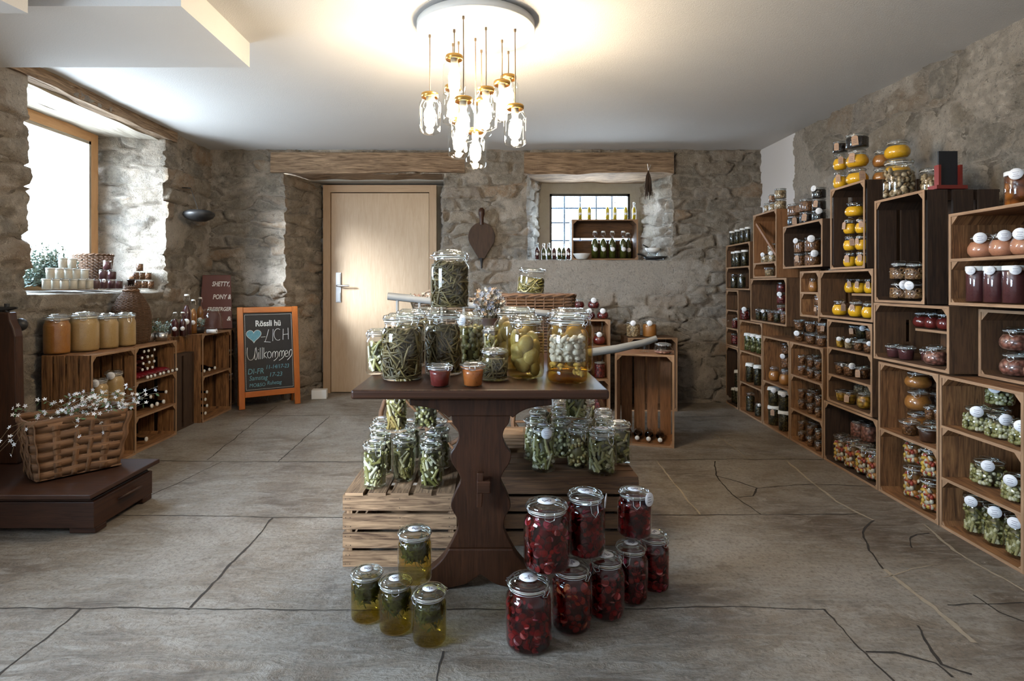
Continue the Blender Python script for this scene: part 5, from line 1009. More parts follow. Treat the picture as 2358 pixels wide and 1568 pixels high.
bj(1381, 5.38, .289, 26, 40, 'wide', 'rdv', 'right red jar on middle shelf of back-wall crate'); bj(1345, 5.38, .290, 28, 38, 'wide', 'rdv', 'left red jar on middle shelf of back-wall crate'); bj(1380, 5.38, .014, 28, 44, 'wide', 'rdv', 'red jar on bottom of back-wall crate')
bj(1388, 5.40, .818, 28, 24, 'belly', 'rdv', 'rightmost red jar on top of back-wall crate', tagk='round'); bj(1357, 5.40, .818, 28, 24, 'belly', 'rdv', 'middle red jar on top of back-wall crate', tagk='round'); bj(1328, 5.40, .818, 28, 24, 'belly', 'rdv', 'left red jar on top of back-wall crate')
zz = .818 + 24 * 5.4 / F + .001; bj(1367, 5.40, zz, 28, 24, 'belly', 'rdv', 'right jar of upper tier on back-wall crate', tagk='round'); bj(1334, 5.40, zz, 24, 24, 'belly', 'rdv', 'left jar of upper tier on back-wall crate')
crate('wooden_crate', 'crate against back wall holding two tagged jars on top', .44, .30, .655, (px(1446, 5.3), 5.3, 0), 0, 'crate_md')
bj(1458, 5.40, .656, 32, 38, 'wide', 'pal', 'pale jar with white tag on crate at back wall', tagk='round'); bj(1496, 5.40, .656, 32, 38, 'wide', 'amb', 'amber jar with white tag on crate at back wall', tagk='round')
ocr = crate('wooden_crate', 'orange-brown crate on end with dark bottles lying inside', .402, .325, .642, (px(1416, 4.215), 4.215, 0), -.29, 'crate_or', side='slats', bslats=4, sideplanks=4, shelves=())
def bottle_mesh(r, h, mat, n=18):
    b = MB(); b.lathe([(0, .004), (r * .9, 0), (r, .02 * h), (r, .52 * h), (r * .9, .60 * h), (r * .5, .70 * h), (r * .38, .76 * h), (r * .36, .94 * h), (r * .42, .95 * h), (r * .42, .98 * h), (0, .98 * h)], n); return b.mesh('bottle_glass', M[mat])
def bottle(loc, r, h, mat, label, cat='bottle', group=None, rot=(0, 0, 0), fill=None, lab='paper', cap='white', bail=True, lod=1, pos=None):
    e = empty('swing_top_bottle', loc, 0, label, cat, group); e.rotation_euler = rot; rq = round(r, 3); hq = round(h, 2); n = 12 if lod > 1 else 18
    link('bottle_glass', cached(('bt', rq, hq, mat, n), lambda: bottle_mesh(r, h, mat, n)), e)
    if fill:
        def fm(): b = MB(); b.lathe([(0, .008), (r * .93, .006), (r * .94, .52 * h), (r * .84, .6 * h), (r * .42, .70 * h), (r * .3, .74 * h), (0, .74 * h)], n); return b.mesh('liquid', M[fill])
        link('liquid', cached(('bf', rq, hq, fill, n), fm), e)
    def cm(): b = MB(); b.lathe([(0, .965 * h), (r * .46, .965 * h), (r * .5, .975 * h), (r * .5, 1.0 * h), (r * .44, 1.012 * h), (0, 1.014 * h)], n); return b.mesh('bottle_cap', M[cap])
    link('bottle_cap', cached(('bc', rq, hq, cap, n), cm), e)
    if bail:
        def bm():
            b = MB(); q = r * .5
            for s in (-1, 1): b.tube([(s * q, 0, .99 * h), (s * q * 1.15, 0, .93 * h), (s * q * 1.1, -.003, .86 * h)], .0012, 4)
            b.tube([(-q, 0, .995 * h), (q, 0, .995 * h)], .0012, 4); return b.mesh('wire_clip', M['metal'])
        link('wire_clip', cached(('bb', rq, hq), bm), e)
    if lab:
        def lm(): b = MB(); b.lathe([(0, 0), (r * .62, 0), (r * .62, .001), (0, .001)], 16, (0, -r - .001, .34 * h), Matrix.Rotation(PI / 2, 3, 'X')); return b.mesh('paper_label', M[lab])
        link('paper_label', cached(('bl', rq, hq, lab), lm), e)
    return e
M['oil'] = plain('dark_green_oil', (.05, .055, .008), .2); M['oily'] = plain('yellow_oil', (.55, .42, .02), .2); M['juice'] = plain('dark_red_juice', (.055, .010, .010), .2); M['ambl'] = plain('amber_liquid', (.26, .10, .02), .2); M['redl'] = plain('red_syrup', (.20, .012, .02), .2)
for i, xx in enumerate((1443, 1467, 1491, 1515)):
    Yb = 4.20 - i * .03; bottle((px(xx, 4.14), Yb - .02, .055), .031, .24, 'dkglass', ['leftmost', 'second', 'third', 'rightmost'][i] + ' dark bottle lying in orange-brown crate', rot=(PI / 2, 0, -.29), fill='juice', lab=None, group='bottles lying in the orange-brown crate', lod=1).location = (px(xx, 4.14) + .085, Yb + .03 + .235, .0455)
e = jar(px(1527, 4.19), 4.19, .644, .066, .078, 'belly', 'pkn', 'empty-looking squat glass jar on the orange-brown crate', lod=0, fill=.2, face=.6)
e = jar(px(1484, 4.27), 4.27, .644, .034, .09, 'wide', None, 'small empty clear jar beside cart drawbar on crate', lod=1)
# ------------------------------------------------------------------ crates along the left wall
def lcrate(lab, Xf, Y0, W, H, D=.30, z=0, **k): return crate('wooden_crate', lab, W, D, H, (Xf, Y0, z), PI / 2, **k)
lcrate('brown slatted crate at left carrying big mustard-coloured jars', -2.375, 3.515, .44, .71, mat='crate', side='slats', sideplanks=4, shelves=(.35,))
lcrate('brown crate at left with red bottles lying on its upper shelf', -2.385, 3.962, .52, .71, mat='crate', shelves=(.24, .476), side='slats', sideplanks=2)
crate('wooden_crate', 'dark closed-backed crate between two open bottle crates at left', .345, .27, .585, (-2.70, 4.838, 0), -PI / 2, mat='crate_dk', bslats=2)
crate('wooden_crate', 'low slatted crate on the dark closed crate at left', .345, .20, .135, (-2.70, 4.838, .586), -PI / 2, mat='crate', bslats=4, blocks=False)
lcrate('brown two-compartment bottle crate left of the chalkboard', -2.37, 4.85, .535, .722, mat='crate', side='slats', sideplanks=2, shelves=(.378,))
lcrate('brown bottle crate partly hidden behind the chalkboard', -2.46, 5.39, .285, .715, D=.22, mat='crate_md', shelves=(.25, .48))
def lj(x, Y, r, h, z, food, lab, shape='straight', **k): k.setdefault('lod', 0); return jar(px(x, Y), Y, z, r, h, shape, food, lab, **k)
lj(131, 3.59, .071, .245, .712, 'amb', 'large brown jar, leftmost on the left crates', 'wide', fill=.83); lj(192, 3.745, .088, .25, .712, 'mus', 'widest mustard-coloured jar at front on left crate', 'wide', face=.6, fill=.83); lj(246, 3.905, .069, .235, .712, 'mus', 'third mustard-coloured jar from left on left crates', 'wide', fill=.85); lj(290, 4.045, .062, .235, .712, 'mus', 'mustard-coloured jar before the wicker demijohn', 'wide', fill=.85, style='hang', face=.9)
lj(228, 3.66, .052, .21, .351, 'mus', 'tall mustard jar with white tag inside left crate', tagk='round', fill=.80, face=.2); lj(262, 3.83, .060, .235, .351, 'mus', 'wider mustard jar with white tag inside left crate', tagk='round', fill=.82, face=.3)
def lying(xc, X, z, r, h, mat, fill, lab, group, jit=0): Y = X * F / (xc - CX); return bottle((X - h * 1.02, Y, z + r), r, h, mat, lab, 'bottle', group, (0, PI / 2, random.uniform(-.04, .04)), fill=fill, lab=None, bail=jit, lod=2)
M['cglass'] = M['glass']
for i in range(8): lying(341 + i * 9.6, -2.34, .478, .0215, .20, 'cglass', 'redl', '%s bottle of red syrup in the row on crate shelf' % (['nearest', 'second', 'third', 'fourth', 'fifth', 'sixth', 'seventh', 'farthest'][i]), 'red syrup bottles lying on the left crate shelf', 1)
for k in range(4):
    for j in range(3): lying(329 + j * 12 + (k % 2) * 4, -2.41, .522 + k * .041, .020, .17, 'cglass', 'juice', 'small dark bottle, %s row up, %s, above lying red syrup bottles' % (['first', 'second', 'third', 'fourth'][k], ['left', 'middle', 'right'][j]), 'stacked small bottles in the left crate')
for i, (xx, z, w) in enumerate([(351, .242, 'near'), (365, .242, 'middle'), (379, .242, 'far')]): lying(xx, -2.40, z, .031, .24, 'dkglass', 'juice', '%s dark bottle on middle shelf of left crate' % w, 'bottles on the middle shelf')
for i, (xx, w) in enumerate([(348, 'near'), (389, 'far')]): lying(xx if xx < 380 else 384, -2.42, .307, .026, .22, 'dkglass', 'juice', '%s upper dark bottle on middle shelf of left crate' % w, 'bottles on the middle shelf')
lying(339, -2.42, .014, .033, .22, 'dkglass', 'redl', 'single bottle lying on the bottom of left crate', None)
for i, (xx, w) in enumerate([(473, 'near'), (485, 'middle'), (497, 'far')]): lying(xx, -2.40, .380, .028, .22, 'dkglass', 'juice', '%s bottle on shelf of crate beside chalkboard' % w, 'bottles beside the chalkboard')
for k in range(4): lying(475 + (k % 2) * 4, -2.42, .016 + k * .058, .028, .20, 'dkglass', 'juice', 'bottle %s in pile on floor of crate beside chalkboard' % ['lowest', 'second', 'third', 'topmost'][k], 'bottles beside the chalkboard')
for i, (xx, z, w) in enumerate([(529, .482, 'upper near'), (537, .482, 'upper far'), (530, .252, 'lower near'), (537, .252, 'lower far')]): lying(xx, -2.475, z, .024, .18, 'dkglass', 'juice', '%s bottle in crate behind the chalkboard' % w, 'bottles behind the chalkboard')

# demijohn, plants, bottles, sign, empty jar on the crates
dj = empty('wicker_demijohn', (-2.585, 4.25, .712), 0, 'large wicker-wrapped demijohn behind the mustard-coloured jars', 'demijohn')
prof = [(.095, .0), (.115, .02), (.125, .10), (.123, .20), (.110, .26), (.080, .32), (.050, .36), (.036, .385), (.034, .415)]
def pr_at(z):
    for a, c in zip(prof[:-1], prof[1:]):
        if a[1] <= z <= c[1]: return a[0] + (c[0] - a[0]) * (z - a[1]) / (c[1] - a[1])
    return prof[-1][0]
b = MB()
for k in range(46):
    z = .006 + .395 * k / 45; R = pr_at(z); b.tube([((R + .0028 * math.sin(20 * a + PI * k)) * math.cos(a), (R + .0028 * math.sin(20 * a + PI * k)) * math.sin(a), z) for a in [2 * PI * i / 80 for i in range(80)]], .0046, 4, True)
b.build('woven_cover', M['wick'], dj)
b = MB()
for i in range(20): a = 2 * PI * i / 20; b.tube([((R + .0032) * math.cos(a), (R + .0032) * math.sin(a), z) for R, z in [(p[0], p[1]) for p in prof]], .0022, 4)
b.build('woven_stakes', M['wick'], dj)
b = MB(); b.lathe([(0, .38), (.022, .38), (.021, .44), (.026, .445), (.026, .455), (.02, .457)], 20); b.build('glass_neck', M['dkglass'], dj); b = MB(); b.lathe([(0, .45), (.017, .45), (.018, .475), (0, .476)], 14); b.build('cork', M['kraft'], dj)
b = MB(); b.tube([(.047 * math.cos(a), .047 * math.sin(a), .375 + .003 * math.sin(8 * a)) for a in [2 * PI * i / 40 for i in range(40)]], .008, 6, True); b.build('braided_collar', M['splint'], dj)
def plant(loc, r, h, n, spread, label, leafm, potm, seed, ls=.016, name='potted_plant'):
    rd = random.Random(seed); e = empty(name, loc, 0, label, 'plant'); b = MB(); b.lathe([(0, 0), (r * .8, 0), (r, h), (r * .93, h), (r * .9, h * .8), (0, h * .8)], 20); b.build('pot', M[potm], e)
    b = MB(); q = MB()
    for i in range(n):
        a = rd.uniform(0, 2 * PI); t = rd.random() ** .5; top = Vector((spread * t * math.cos(a), spread * t * math.sin(a), h * .8 + rd.uniform(.4, 1) * spread * 1.4)); p0 = Vector((r * .4 * math.cos(a), r * .4 * math.sin(a), h * .75)); b.tube([p0, p0.lerp(top, .5) + Vector((0, 0, .012)), top], .0014, 4)
        for k in range(9):
            f = .3 + .7 * k / 8; c = p0.lerp(top, f); d = Vector((rd.uniform(-1, 1), rd.uniform(-1, 1), rd.uniform(-.2, 1))).normalized(); s = d.orthogonal().normalized(); L = ls * rd.uniform(.7, 1.3); q.add([c, c + d * L * .5 + s * L * .22, c + d * L, c + d * L * .5 - s * L * .22], [(0, 1, 2, 3)])
    b.build('stems', M['stem'], e); q.build('leaves', M[leafm], e); return e
plant((px(325, 4.30) + .02, 4.36, .712), .040, .06, 16, .065, 'small pot of green herb beside the wicker demijohn', 'leaf', 'steel', 1)
plant((px(371, 4.42), 4.42, .712), .048, .062, 20, .075, 'pot of grey-green shrub on the left crate corner', 'leafg', 'steel', 2, .019)
plant((px(456, 4.98), 4.98, .723), .055, .05, 14, .075, 'dark bowl with small green plant on crate beside white roll', 'leafg', 'dkmetal', 3, .022)
def wb(x, Y, z, r, h, mat, fill, lab, **k): return bottle((px(x, Y), Y, z), r, h, mat, lab, 'bottle', 'bottles on the left crates', fill=fill, rot=(0, 0, .4), **k)
wb(403, 4.62, .722, .027, .19, 'cglass', 'juice', 'small bottle of dark juice, leftmost in bottle group on crates'); wb(421, 4.66, .722, .027, .19, 'cglass', 'juice', 'small bottle of dark juice, second in bottle group on crates'); wb(430, 4.80, .722, .037, .325, 'cglass', 'juice', 'tall clear-necked bottle of dark juice on left crates'); wb(445, 4.90, .723, .030, .28, 'cglass', 'ambl', 'amber swing-top bottle left of the brown board'); wb(461, 5.26, .723, .030, .29, 'cglass', 'ambl', 'amber swing-top bottle leaning by the brown board')
e = empty('empty_glass_jar', (px(488, 5.17), 5.17, .723), 0, 'big empty clear glass jar before the brown lettered board', 'glass jar'); b = MB(); b.lathe([(0, .004), (.075, 0), (.086, .02), (.086, .12), (.07, .155), (.058, .165), (.062, .175), (.062, .185)], 32); b.build('glass_body', M['glass'], e); b = MB(); b.lathe([(.064, .180), (.068, .186), (.06, .196), (0, .198)], 32); b.build('lid', M['lidg'], e)
e = empty('white_roll', (px(488, 4.93), 4.93, .7505), 0, 'white paper roll lying beside the dark plant bowl', 'paper roll'); b = MB(); b.lathe([(.008, -.04), (.017, -.04), (.017, .04), (.008, .04)], 20, R=Matrix.Rotation(PI / 2, 3, 'Y')); o = b.build('roll', M['paper'], e); e.location.z = .741
sg = empty('lettered_board', (px(462, 5.46), 5.42, .7225), .28, 'red-brown board chalked with three lines of white lettering', 'sign'); sg.rotation_euler = (-.13, 0, .28)
b = MB(); b.prism([(0, 0), (.285, 0), (.262, .50), (.022, .50)], 0, .018); sgb = bevel(b.build('board', M['sign'], sg), .003)
def text(s, size, loc, mat, parent, shear=0.0, w=None, off=0.0, name='lettering', rz=0, align='LEFT'):
    cu = bpy.data.curves.new(name, 'FONT'); cu.body = s; cu.size = size; cu.extrude = .0006; cu.shear = shear; cu.offset = off; cu.align_x = align; cu.resolution_u = 3
    o = bpy.data.objects.new('t', cu); C.objects.link(o); dg = bpy.context.evaluated_depsgraph_get(); me = bpy.data.meshes.new_from_object(o.evaluated_get(dg)); bpy.data.objects.remove(o); bpy.data.curves.remove(cu)
    me.materials.clear(); me.materials.append(M[mat])
    if w:
        xs = [v.co.x for v in me.vertices]; f = w / (max(xs) - min(xs)); x0 = min(xs) if align == 'LEFT' else (max(xs) + min(xs)) / 2
        for v in me.vertices: v.co.x = (v.co.x - x0) * f
    return link(name, me, parent, loc, (PI / 2, rz, 0))
text('SHETTY,', .062, (.105, -.0015, .395), 'chalk', sgb, .25, off=.001, w=.15); text('PONY &', .062, (.115, -.0015, .275), 'chalk', sgb, .2, off=.001, w=.155); text('FREIBERGER', .05, (.07, -.0015, .165), 'chalk', sgb, .25, off=.001, w=.20); text('&', .055, (.235, -.0015, .075), 'chalk', sgb, .2, off=.001)
# ------------------------------------------------------------------ chalkboard on the floor
cb = empty('chalkboard_stand', (-2.275, 5.335, .001), math.atan2(.30, .455), 'orange-framed standing chalkboard with German welcome and opening hours', 'chalkboard'); cb.rotation_euler = (-.115, 0, math.atan2(.30, .455))
Wb, Hb, rl = .545, .925, .052
for nm, c, d in [('leg', (rl / 2, .012, Hb / 2 + .002), (rl, .024, Hb)), ('leg', (Wb - rl / 2, .012, Hb / 2 + .002), (rl, .024, Hb)), ('top_rail', (Wb / 2, .012, Hb - rl / 2), (Wb - 2 * rl, .024, rl)), ('bottom_rail', (Wb / 2, .012, .13), (Wb - 2 * rl, .024, rl))]:
    b = MB(); b.box(c, d); bevel(b.build(nm, M['orange'], cb), .004)
b = MB(); z0b, z1b = .156, Hb - rl; b.box((Wb / 2, .012, (z0b + z1b) / 2), (Wb - 2 * rl, .008, z1b - z0b)); WS = b.build('writing_surface', M['slate'], cb)
for s in (0, 1): b = MB(); b.bar((.03 + s * (Wb - .06), .035, Hb - .05), (.03 + s * (Wb - .06), .19, .03), .04, .02, (1, 0, 0)); b.build('rear_leg', M['orange'], cb)
b = MB(); b.tube([(Wb * .47, .02, .105), (Wb * .48, .08, .055), (Wb * .47, .16, .07), (Wb * .46, .165, .12)], .003, 5); b.build('chain', M['steel'], cb)
bw, bh = Wb - 2 * rl, z1b - z0b; yS = .0072
def bu(x): return rl + (x - 975) / 570 * bw
def bv(y): return z0b + (1325 - y) / 815 * bh
b = MB(); L, Rr, T, Bt = bu(992), bu(1532), bv(530), bv(1308)
for a, c, v, hz in [(L, Rr, T, 1), (L, Rr, Bt, 1), (Bt, T, L, 0), (Bt, T, Rr, 0)]:
    n = int((c - a) / .0085)
    for k in range(n): q = a + (k + .5) * (c - a) / n; b.box((q if hz else v, yS, v if hz else q), (.0055 if hz else .0028, .0008, .0028 if hz else .0055))
b.build('dashed_border', M['chalk'], WS)
text('R\u00f6ssli h\u00fc', .076, (bu(1258), yS - .0005, bv(652)), 'chalk', WS, 0, off=.0018, align='CENTER', name='chalk_lettering', w=290 / 570 * bw)
hp = [(16 * math.sin(t) ** 3, 13 * math.cos(t) - 5 * math.cos(2 * t) - 2 * math.cos(3 * t) - math.cos(4 * t)) for t in [2 * PI * i / 48 for i in range(48)]]; hs = .0039; hc = (bu(1090), bv(748))
b = MB(); b.prism([(hc[0] + x * hs, hc[1] + z * hs) for x, z in reversed(hp)], yS - .0003, yS + .0005); b.build('chalk_heart', M['chalkb'], WS); b = MB(); b.tube([(hc[0] + x * hs * 1.04, yS, hc[1] + z * hs * 1.04) for x, z in hp], .0022, 4, True); b.build('heart_outline', M['chalk'], WS)
def arc(cx, cy, rx, ry, a0, a1, n=10): return [(cx + rx * math.cos(math.radians(a0 + (a1 - a0) * i / n)), cy + ry * math.sin(math.radians(a0 + (a1 - a0) * i / n))) for i in range(n + 1)]
b = MB()
def stroke(pts, w=.0024): b.tube([(bu(x), yS - .0004, bv(y)) for x, y in pts], w, 4)
for S in ([(1170, 768), (1222, 766)], [(1262, 690), (1240, 760), (1215, 822), (1205, 818), (1280, 826)], [(1313, 688), (1305, 815)], arc(1368, 748, 45, 62, -55, -300, 14), [(1432, 690), (1425, 806)], [(1490, 680), (1490, 804)], [(1430, 752), (1490, 748)]): stroke(S)
for S in ([(1015, 870), (1010, 940), (1025, 990), (1052, 1002), (1080, 985), (1098, 930), (1105, 880)], [(1098, 930), (1095, 985), (1110, 1000), (1125, 960), (1118, 920), (1112, 870)], [(1140, 925), (1138, 998)], [(1139, 900), (1140, 896)], [(1160, 878), (1156, 998)], [(1182, 876), (1178, 996)], [(1200, 880), (1198, 990)], [(1232, 925), (1201, 955), (1232, 992)], arc(1262, 958, 22, 34, 0, 360, 16),
          [(1300, 935), (1298, 990), (1302, 945), (1318, 925), (1330, 940), (1328, 990), (1334, 945), (1350, 925), (1362, 945), (1358, 985), (1335, 1010), (1310, 1025)], [(1378, 935), (1376, 985), (1382, 940), (1398, 922), (1408, 940), (1406, 985), (1412, 940), (1428, 922), (1438, 945), (1430, 985), (1400, 1010), (1372, 1024)], [(1448, 962), (1476, 950), (1470, 925), (1452, 930), (1445, 960), (1455, 988), (1480, 984)], [(1495, 935), (1492, 985), (1500, 935), (1518, 915), (1530, 935), (1522, 975), (1495, 1005), (1470, 1025)]): stroke(catmull(S, 3), .0027)
b.build('chalk_lettering', M['chalk'], WS)
for s, sz, x, y, sh, tw in (('DI-FR', .072, 1015, 1148, .15, 178), ('11-14/17-23', .052, 1224, 1105, .2, 264), ('Samstag', .060, 1028, 1212, .2, 210), ('17-23', .056, 1262, 1188, .2, 144), ('MO&SO', .046, 1030, 1280, .1, 178), ('Ruhetag', .050, 1228, 1270, .2, 170)): text(s, sz, (bu(x), yS - .0005, bv(y)), 'chalkb', WS, sh, name='chalk_lettering', w=tw / 570 * bw)
# white box in the door recess
b = MB(); b.box((0, 0, .045), (.145, .10, .09)); o = bevel(b.build('white_box', M['white']), .004); o.location = (px(736, 5.90), 5.90, .001); o.rotation_euler.z = .15; tag(o, 'small white box on the floor left of the door', 'box')
# bellows
be = empty('fireplace_bellows', (px(1109, 5.64), 5.64, pz(545, 5.64)), 0, 'dark wooden fireplace bellows hanging on the stone wall', 'bellows'); k = 5.64 / F
disc = [(31 * k * math.cos(a), 33 * k * math.sin(a)) for a in [math.radians(-30 + 240 * i / 26) for i in range(27)]]
pts = [(p[0], p[1]) for p in disc] + [(-7 * k, -50 * k), (7 * k, -50 * k)]
b = MB(); b.prism(list(reversed(pts)), 0, .014); bevel(b.build('front_board', M['crate_dk'], be), .004); b = MB(); b.prism(list(reversed([(x * .94, z * .94) for x, z in pts])), .0145, .05); b.build('leather_side', M['dkmetal'], be)
b = MB(); b.tube([(0, .008, 28 * k), (0, .008, 45 * k), (0, .008, 52 * k), (0, .008, 62 * k), (0, .008, 67 * k)], [.02, .02, .03, .03, .012], 10); b.build('handle', M['oakdk'], be); b = MB(); b.tube([(0, .02, -48 * k), (0, .02, -58 * k), (0, .02, -73 * k)], [.022, .012, .007], 10); b.build('nozzle', M['dkmetal'], be)
# iron pan hanging in the left corner
pn = empty('hanging_iron_pan', (-2.545, 5.15, pz(497, 5.15)), 0, 'black iron pan hanging on a wire in the left corner', 'pan'); b = MB(); b.lathe([(0, -.045), (.06, -.045), (.11, -.02), (.128, .005), (.124, .028), (.09, .045), (0, .050)], 32); b.build('pan_body', M['dkmetal'], pn); b = MB(); b.tube([(-.0, 0, .03), (-.03, .0, .12), (-.07, 0, .24)], .0022, 5); b.tube([(-.07, 0, .24), (-.15, 0, .245)], .005, 5); b.build('hanging_wire', M['dkmetal'], pn)

# ------------------------------------------------------------------ left window sill
SZ = 1.098
def cup(x, z, w, food, k, lab, dx=0.0, tagk=None, grp='small lidded cups on the left window sill'):
    X = -2.80 + dx; Y = X * F / (x - CX); return jar(X, Y, z, w / 2 * Y / F, .068, 'cyl', food, lab, 'preserving jar', grp, lod=1, lidmat='white' if food == 'wht' else 'lidg', tagk=tagk)
zt = lambda k: SZ + .069 * k
rows_ = [([107, 127, 148, 168, 187, 205], 'bottom row'), ([116, 137, 157, 175, 194], 'middle row'), ([145, 166], 'top row')]
for k, (L, nmr) in enumerate(rows_):
    for i, x in enumerate(L): cup(x, zt(k), 19, 'wht', k, '%s pale cup in %s on left window sill' % (nm_ord(i, len(L)), nmr))
for k, (L, nmr) in enumerate([([221, 239, 257, 273], 'bottom'), ([238, 258], 'middle'), ([247], 'top')]):
    for i, x in enumerate(L): cup(x, zt(k), 18, 'pur', k, ' '.join(('%s dark purple jar, %s of the sill pyramid' % (nm_ord(i, len(L)), nmr)).split()), tagk='round' if (k == 0 and i == 1) else None, grp='dark jars on the left window sill')
for k, (L, nmr) in enumerate([([318, 333, 347], 'bottom'), ([313, 327, 341], 'middle'), ([322], 'top')]):
    for i, x in enumerate(L): cup(x, zt(k), 15, 'brn', k, ' '.join(('%s small brown jar, %s tier at right end of sill' % (nm_ord(i, len(L)), nmr)).split()), dx=-.02, grp='small brown jars at the right end of the sill')
wbasket('sill_basket', 'tall dark wicker basket behind jars on left window sill', (-2.985, 4.44, SZ), .095, .095, .25, .35, 'wick', 22, 22, .005)
def bush(name, label, c, R, n, seed, leafm, cat='plant', ls=.02):
    rd = random.Random(seed); e = empty(name, (c[0], c[1], c[2]), 0, label, cat); b = MB(); q = MB()
    for i in range(n):
        a = rd.uniform(0, 2 * PI); u = rd.uniform(-.15, 1); f = rd.uniform(.45, 1); p = Vector((R[0] * f * math.cos(a) * math.sqrt(1 - u * u), R[1] * f * math.sin(a) * math.sqrt(1 - u * u), max(.012, R[2] * f * u + .05))); b.tube([(p.x * .15, p.y * .15, .0), tuple(p * .6 + Vector((0, 0, .02))), tuple(p)], .0016, 3, caps=False)
        for k in range(7): c2 = p * rd.uniform(.72, 1.05); d = Vector((rd.uniform(-1, 1), rd.uniform(-1, 1), rd.uniform(-.5, 1))).normalized(); s = d.orthogonal().normalized(); L = ls * rd.uniform(.6, 1.2); q.add([c2, c2 + d * L * .5 + s * L * .25, c2 + d * L, c2 + d * L * .5 - s * L * .25], [(0, 1, 2, 3)])
    b.build('twigs', M['stem'], e); q.build('leaves', M[leafm], e); return e
bush('leafy_wreath', 'bluish green leafy bundle behind cups on left window sill', (-2.985, 4.02, SZ), (.12, .29, .25), 420, 6, 'leafg', ls=.026)

# ------------------------------------------------------------------ old platform scale with splint basket
ps = empty('platform_scale', (-2.25, 2.92, 0), 0, 'old dark wooden platform scale on floor under the splint basket', 'scale')
def pbx(nm, c, d, mat='scale', bv_=.004): b = MB(); b.box((c[0] + 2.25, c[1] - 2.92, c[2]), d); bevel(b.build(nm, M[mat], ps), bv_)
pbx('base_frame', (-2.235, 2.915, .088), (.87, .46, .12)); pbx('base_moulding', (-2.235, 2.915, .150), (.84, .44, .012)); pbx('top_board', (-2.235, 2.91, .187), (.905, .55, .022))
for sx in (-2.60, -1.86):
    for sy in (2.735, 3.10): pbx('foot', (sx, sy, .0155), (.12, .08, .027))
for q in (-2.5, -2.1, -1.86): pbx('spacer_block', (q, 2.91, .166), (.05, .40, .020))
b = MB(); b.tube([(-1.80 + 2.25, 2.86 - 2.92, .10), (-1.77 + 2.25, 2.865 - 2.92, .115), (-1.77 + 2.25, 2.99 - 2.92, .115), (-1.80 + 2.25, 2.995 - 2.92, .10)], .009, 6); b.build('side_handle', M['scale'], ps)
b = MB(); b.prism([(px(-60, 3.10), .199), (px(46, 3.10), .199), (px(40, 3.10), .86), (px(36, 3.10), .90), (px(27, 3.10), .945), (px(25, 3.10), .985), (px(-60, 3.10), .985)], 3.085, 3.14, lambda a, c, t: (a + 2.25, t - 2.92, c)); bevel(b.build('column', M['oakdk'], ps), .006)
b = MB(); b.ball((px(42, 3.15) + 2.25, 3.165 - 2.92, pz(748, 3.15)), .034, (10, 16)); b.build('counterweight', M['dkmetal'], ps); b = MB(); b.tube([(px(-40, 3.11) + 2.25, 3.11 - 2.92, 1.005), (px(10, 3.11) + 2.25, 3.11 - 2.92, 1.0), (px(40, 3.11) + 2.25, 3.11 - 2.92, 1.008)], [.012, .016, .006], 6); b.tube([(px(16, 3.11) + 2.25, 3.11 - 2.92, .98), (px(16, 3.11) + 2.25, 3.11 - 2.92, 1.03)], .012, 6); b.build('balance_beam', M['dkmetal'], ps)
A = Vector((-2.135, 2.735, .199)); B = Vector((-1.865, 3.06, .199)); ax = (B - A); LW = ax.length; yw = math.atan2(ax.y, ax.x); DW = .26
nrm = Vector((-math.sin(yw), math.cos(yw), 0)); ctr = (A + B) / 2 + nrm * DW / 2
sb = empty('splint_basket', (ctr.x, ctr.y, .2065), yw, 'large rectangular woven wood-splint basket on the platform scale', 'basket')
def rrect(s, z, off=0.0, ph=0.0, amp=0.0, n=120, ns=20):
    out = []
    for i in range(n):
        a = 2 * PI * i / n; c, d = math.cos(a), math.sin(a); q = (abs(c) ** 6 + abs(d) ** 6) ** (-1 / 6); w = off + amp * math.sin(ns / 2 * a + ph); out.append((LW / 2 * s * q * c + w * c, DW / 2 * s * q * d + w * d, z))
    return out
HB = .27
def band(b, s0, s1, z0, z1, ph, amp, dz):
    P0 = rrect(s0, z0, 0, ph, amp); P1 = rrect(s1, z1, 0, ph, amp); n = len(P0); wob = [dz * math.sin(3 * i * 2 * PI / n + ph * 2) for i in range(n)]
    vs = [(p[0], p[1], p[2] + w) for p, w in zip(P0, wob)] + [(p[0], p[1], p[2] + w) for p, w in zip(P1, wob)]; u0 = random.random() * 5
    b.add(vs, [(i, (i + 1) % n, n + (i + 1) % n, n + i) for i in range(n)], [[(i * .014 + u0, 0), (i * .014 + .014 + u0, 0), (i * .014 + .014 + u0, .04), (i * .014 + u0, .04)] for i in range(n)], True)
b = MB(); nb = 6
for k in range(nb): z0 = .004 + HB * k / nb; z1 = z0 + HB / nb * .86; band(b, .86 + .16 * k / nb, .86 + .16 * (k + .86) / nb, z0, z1, PI * k, .0034, .006)
o = b.build('woven_bands', M['splint'], sb); m = o.modifiers.new('t', 'SOLIDIFY'); m.thickness = .0018
b = MB()
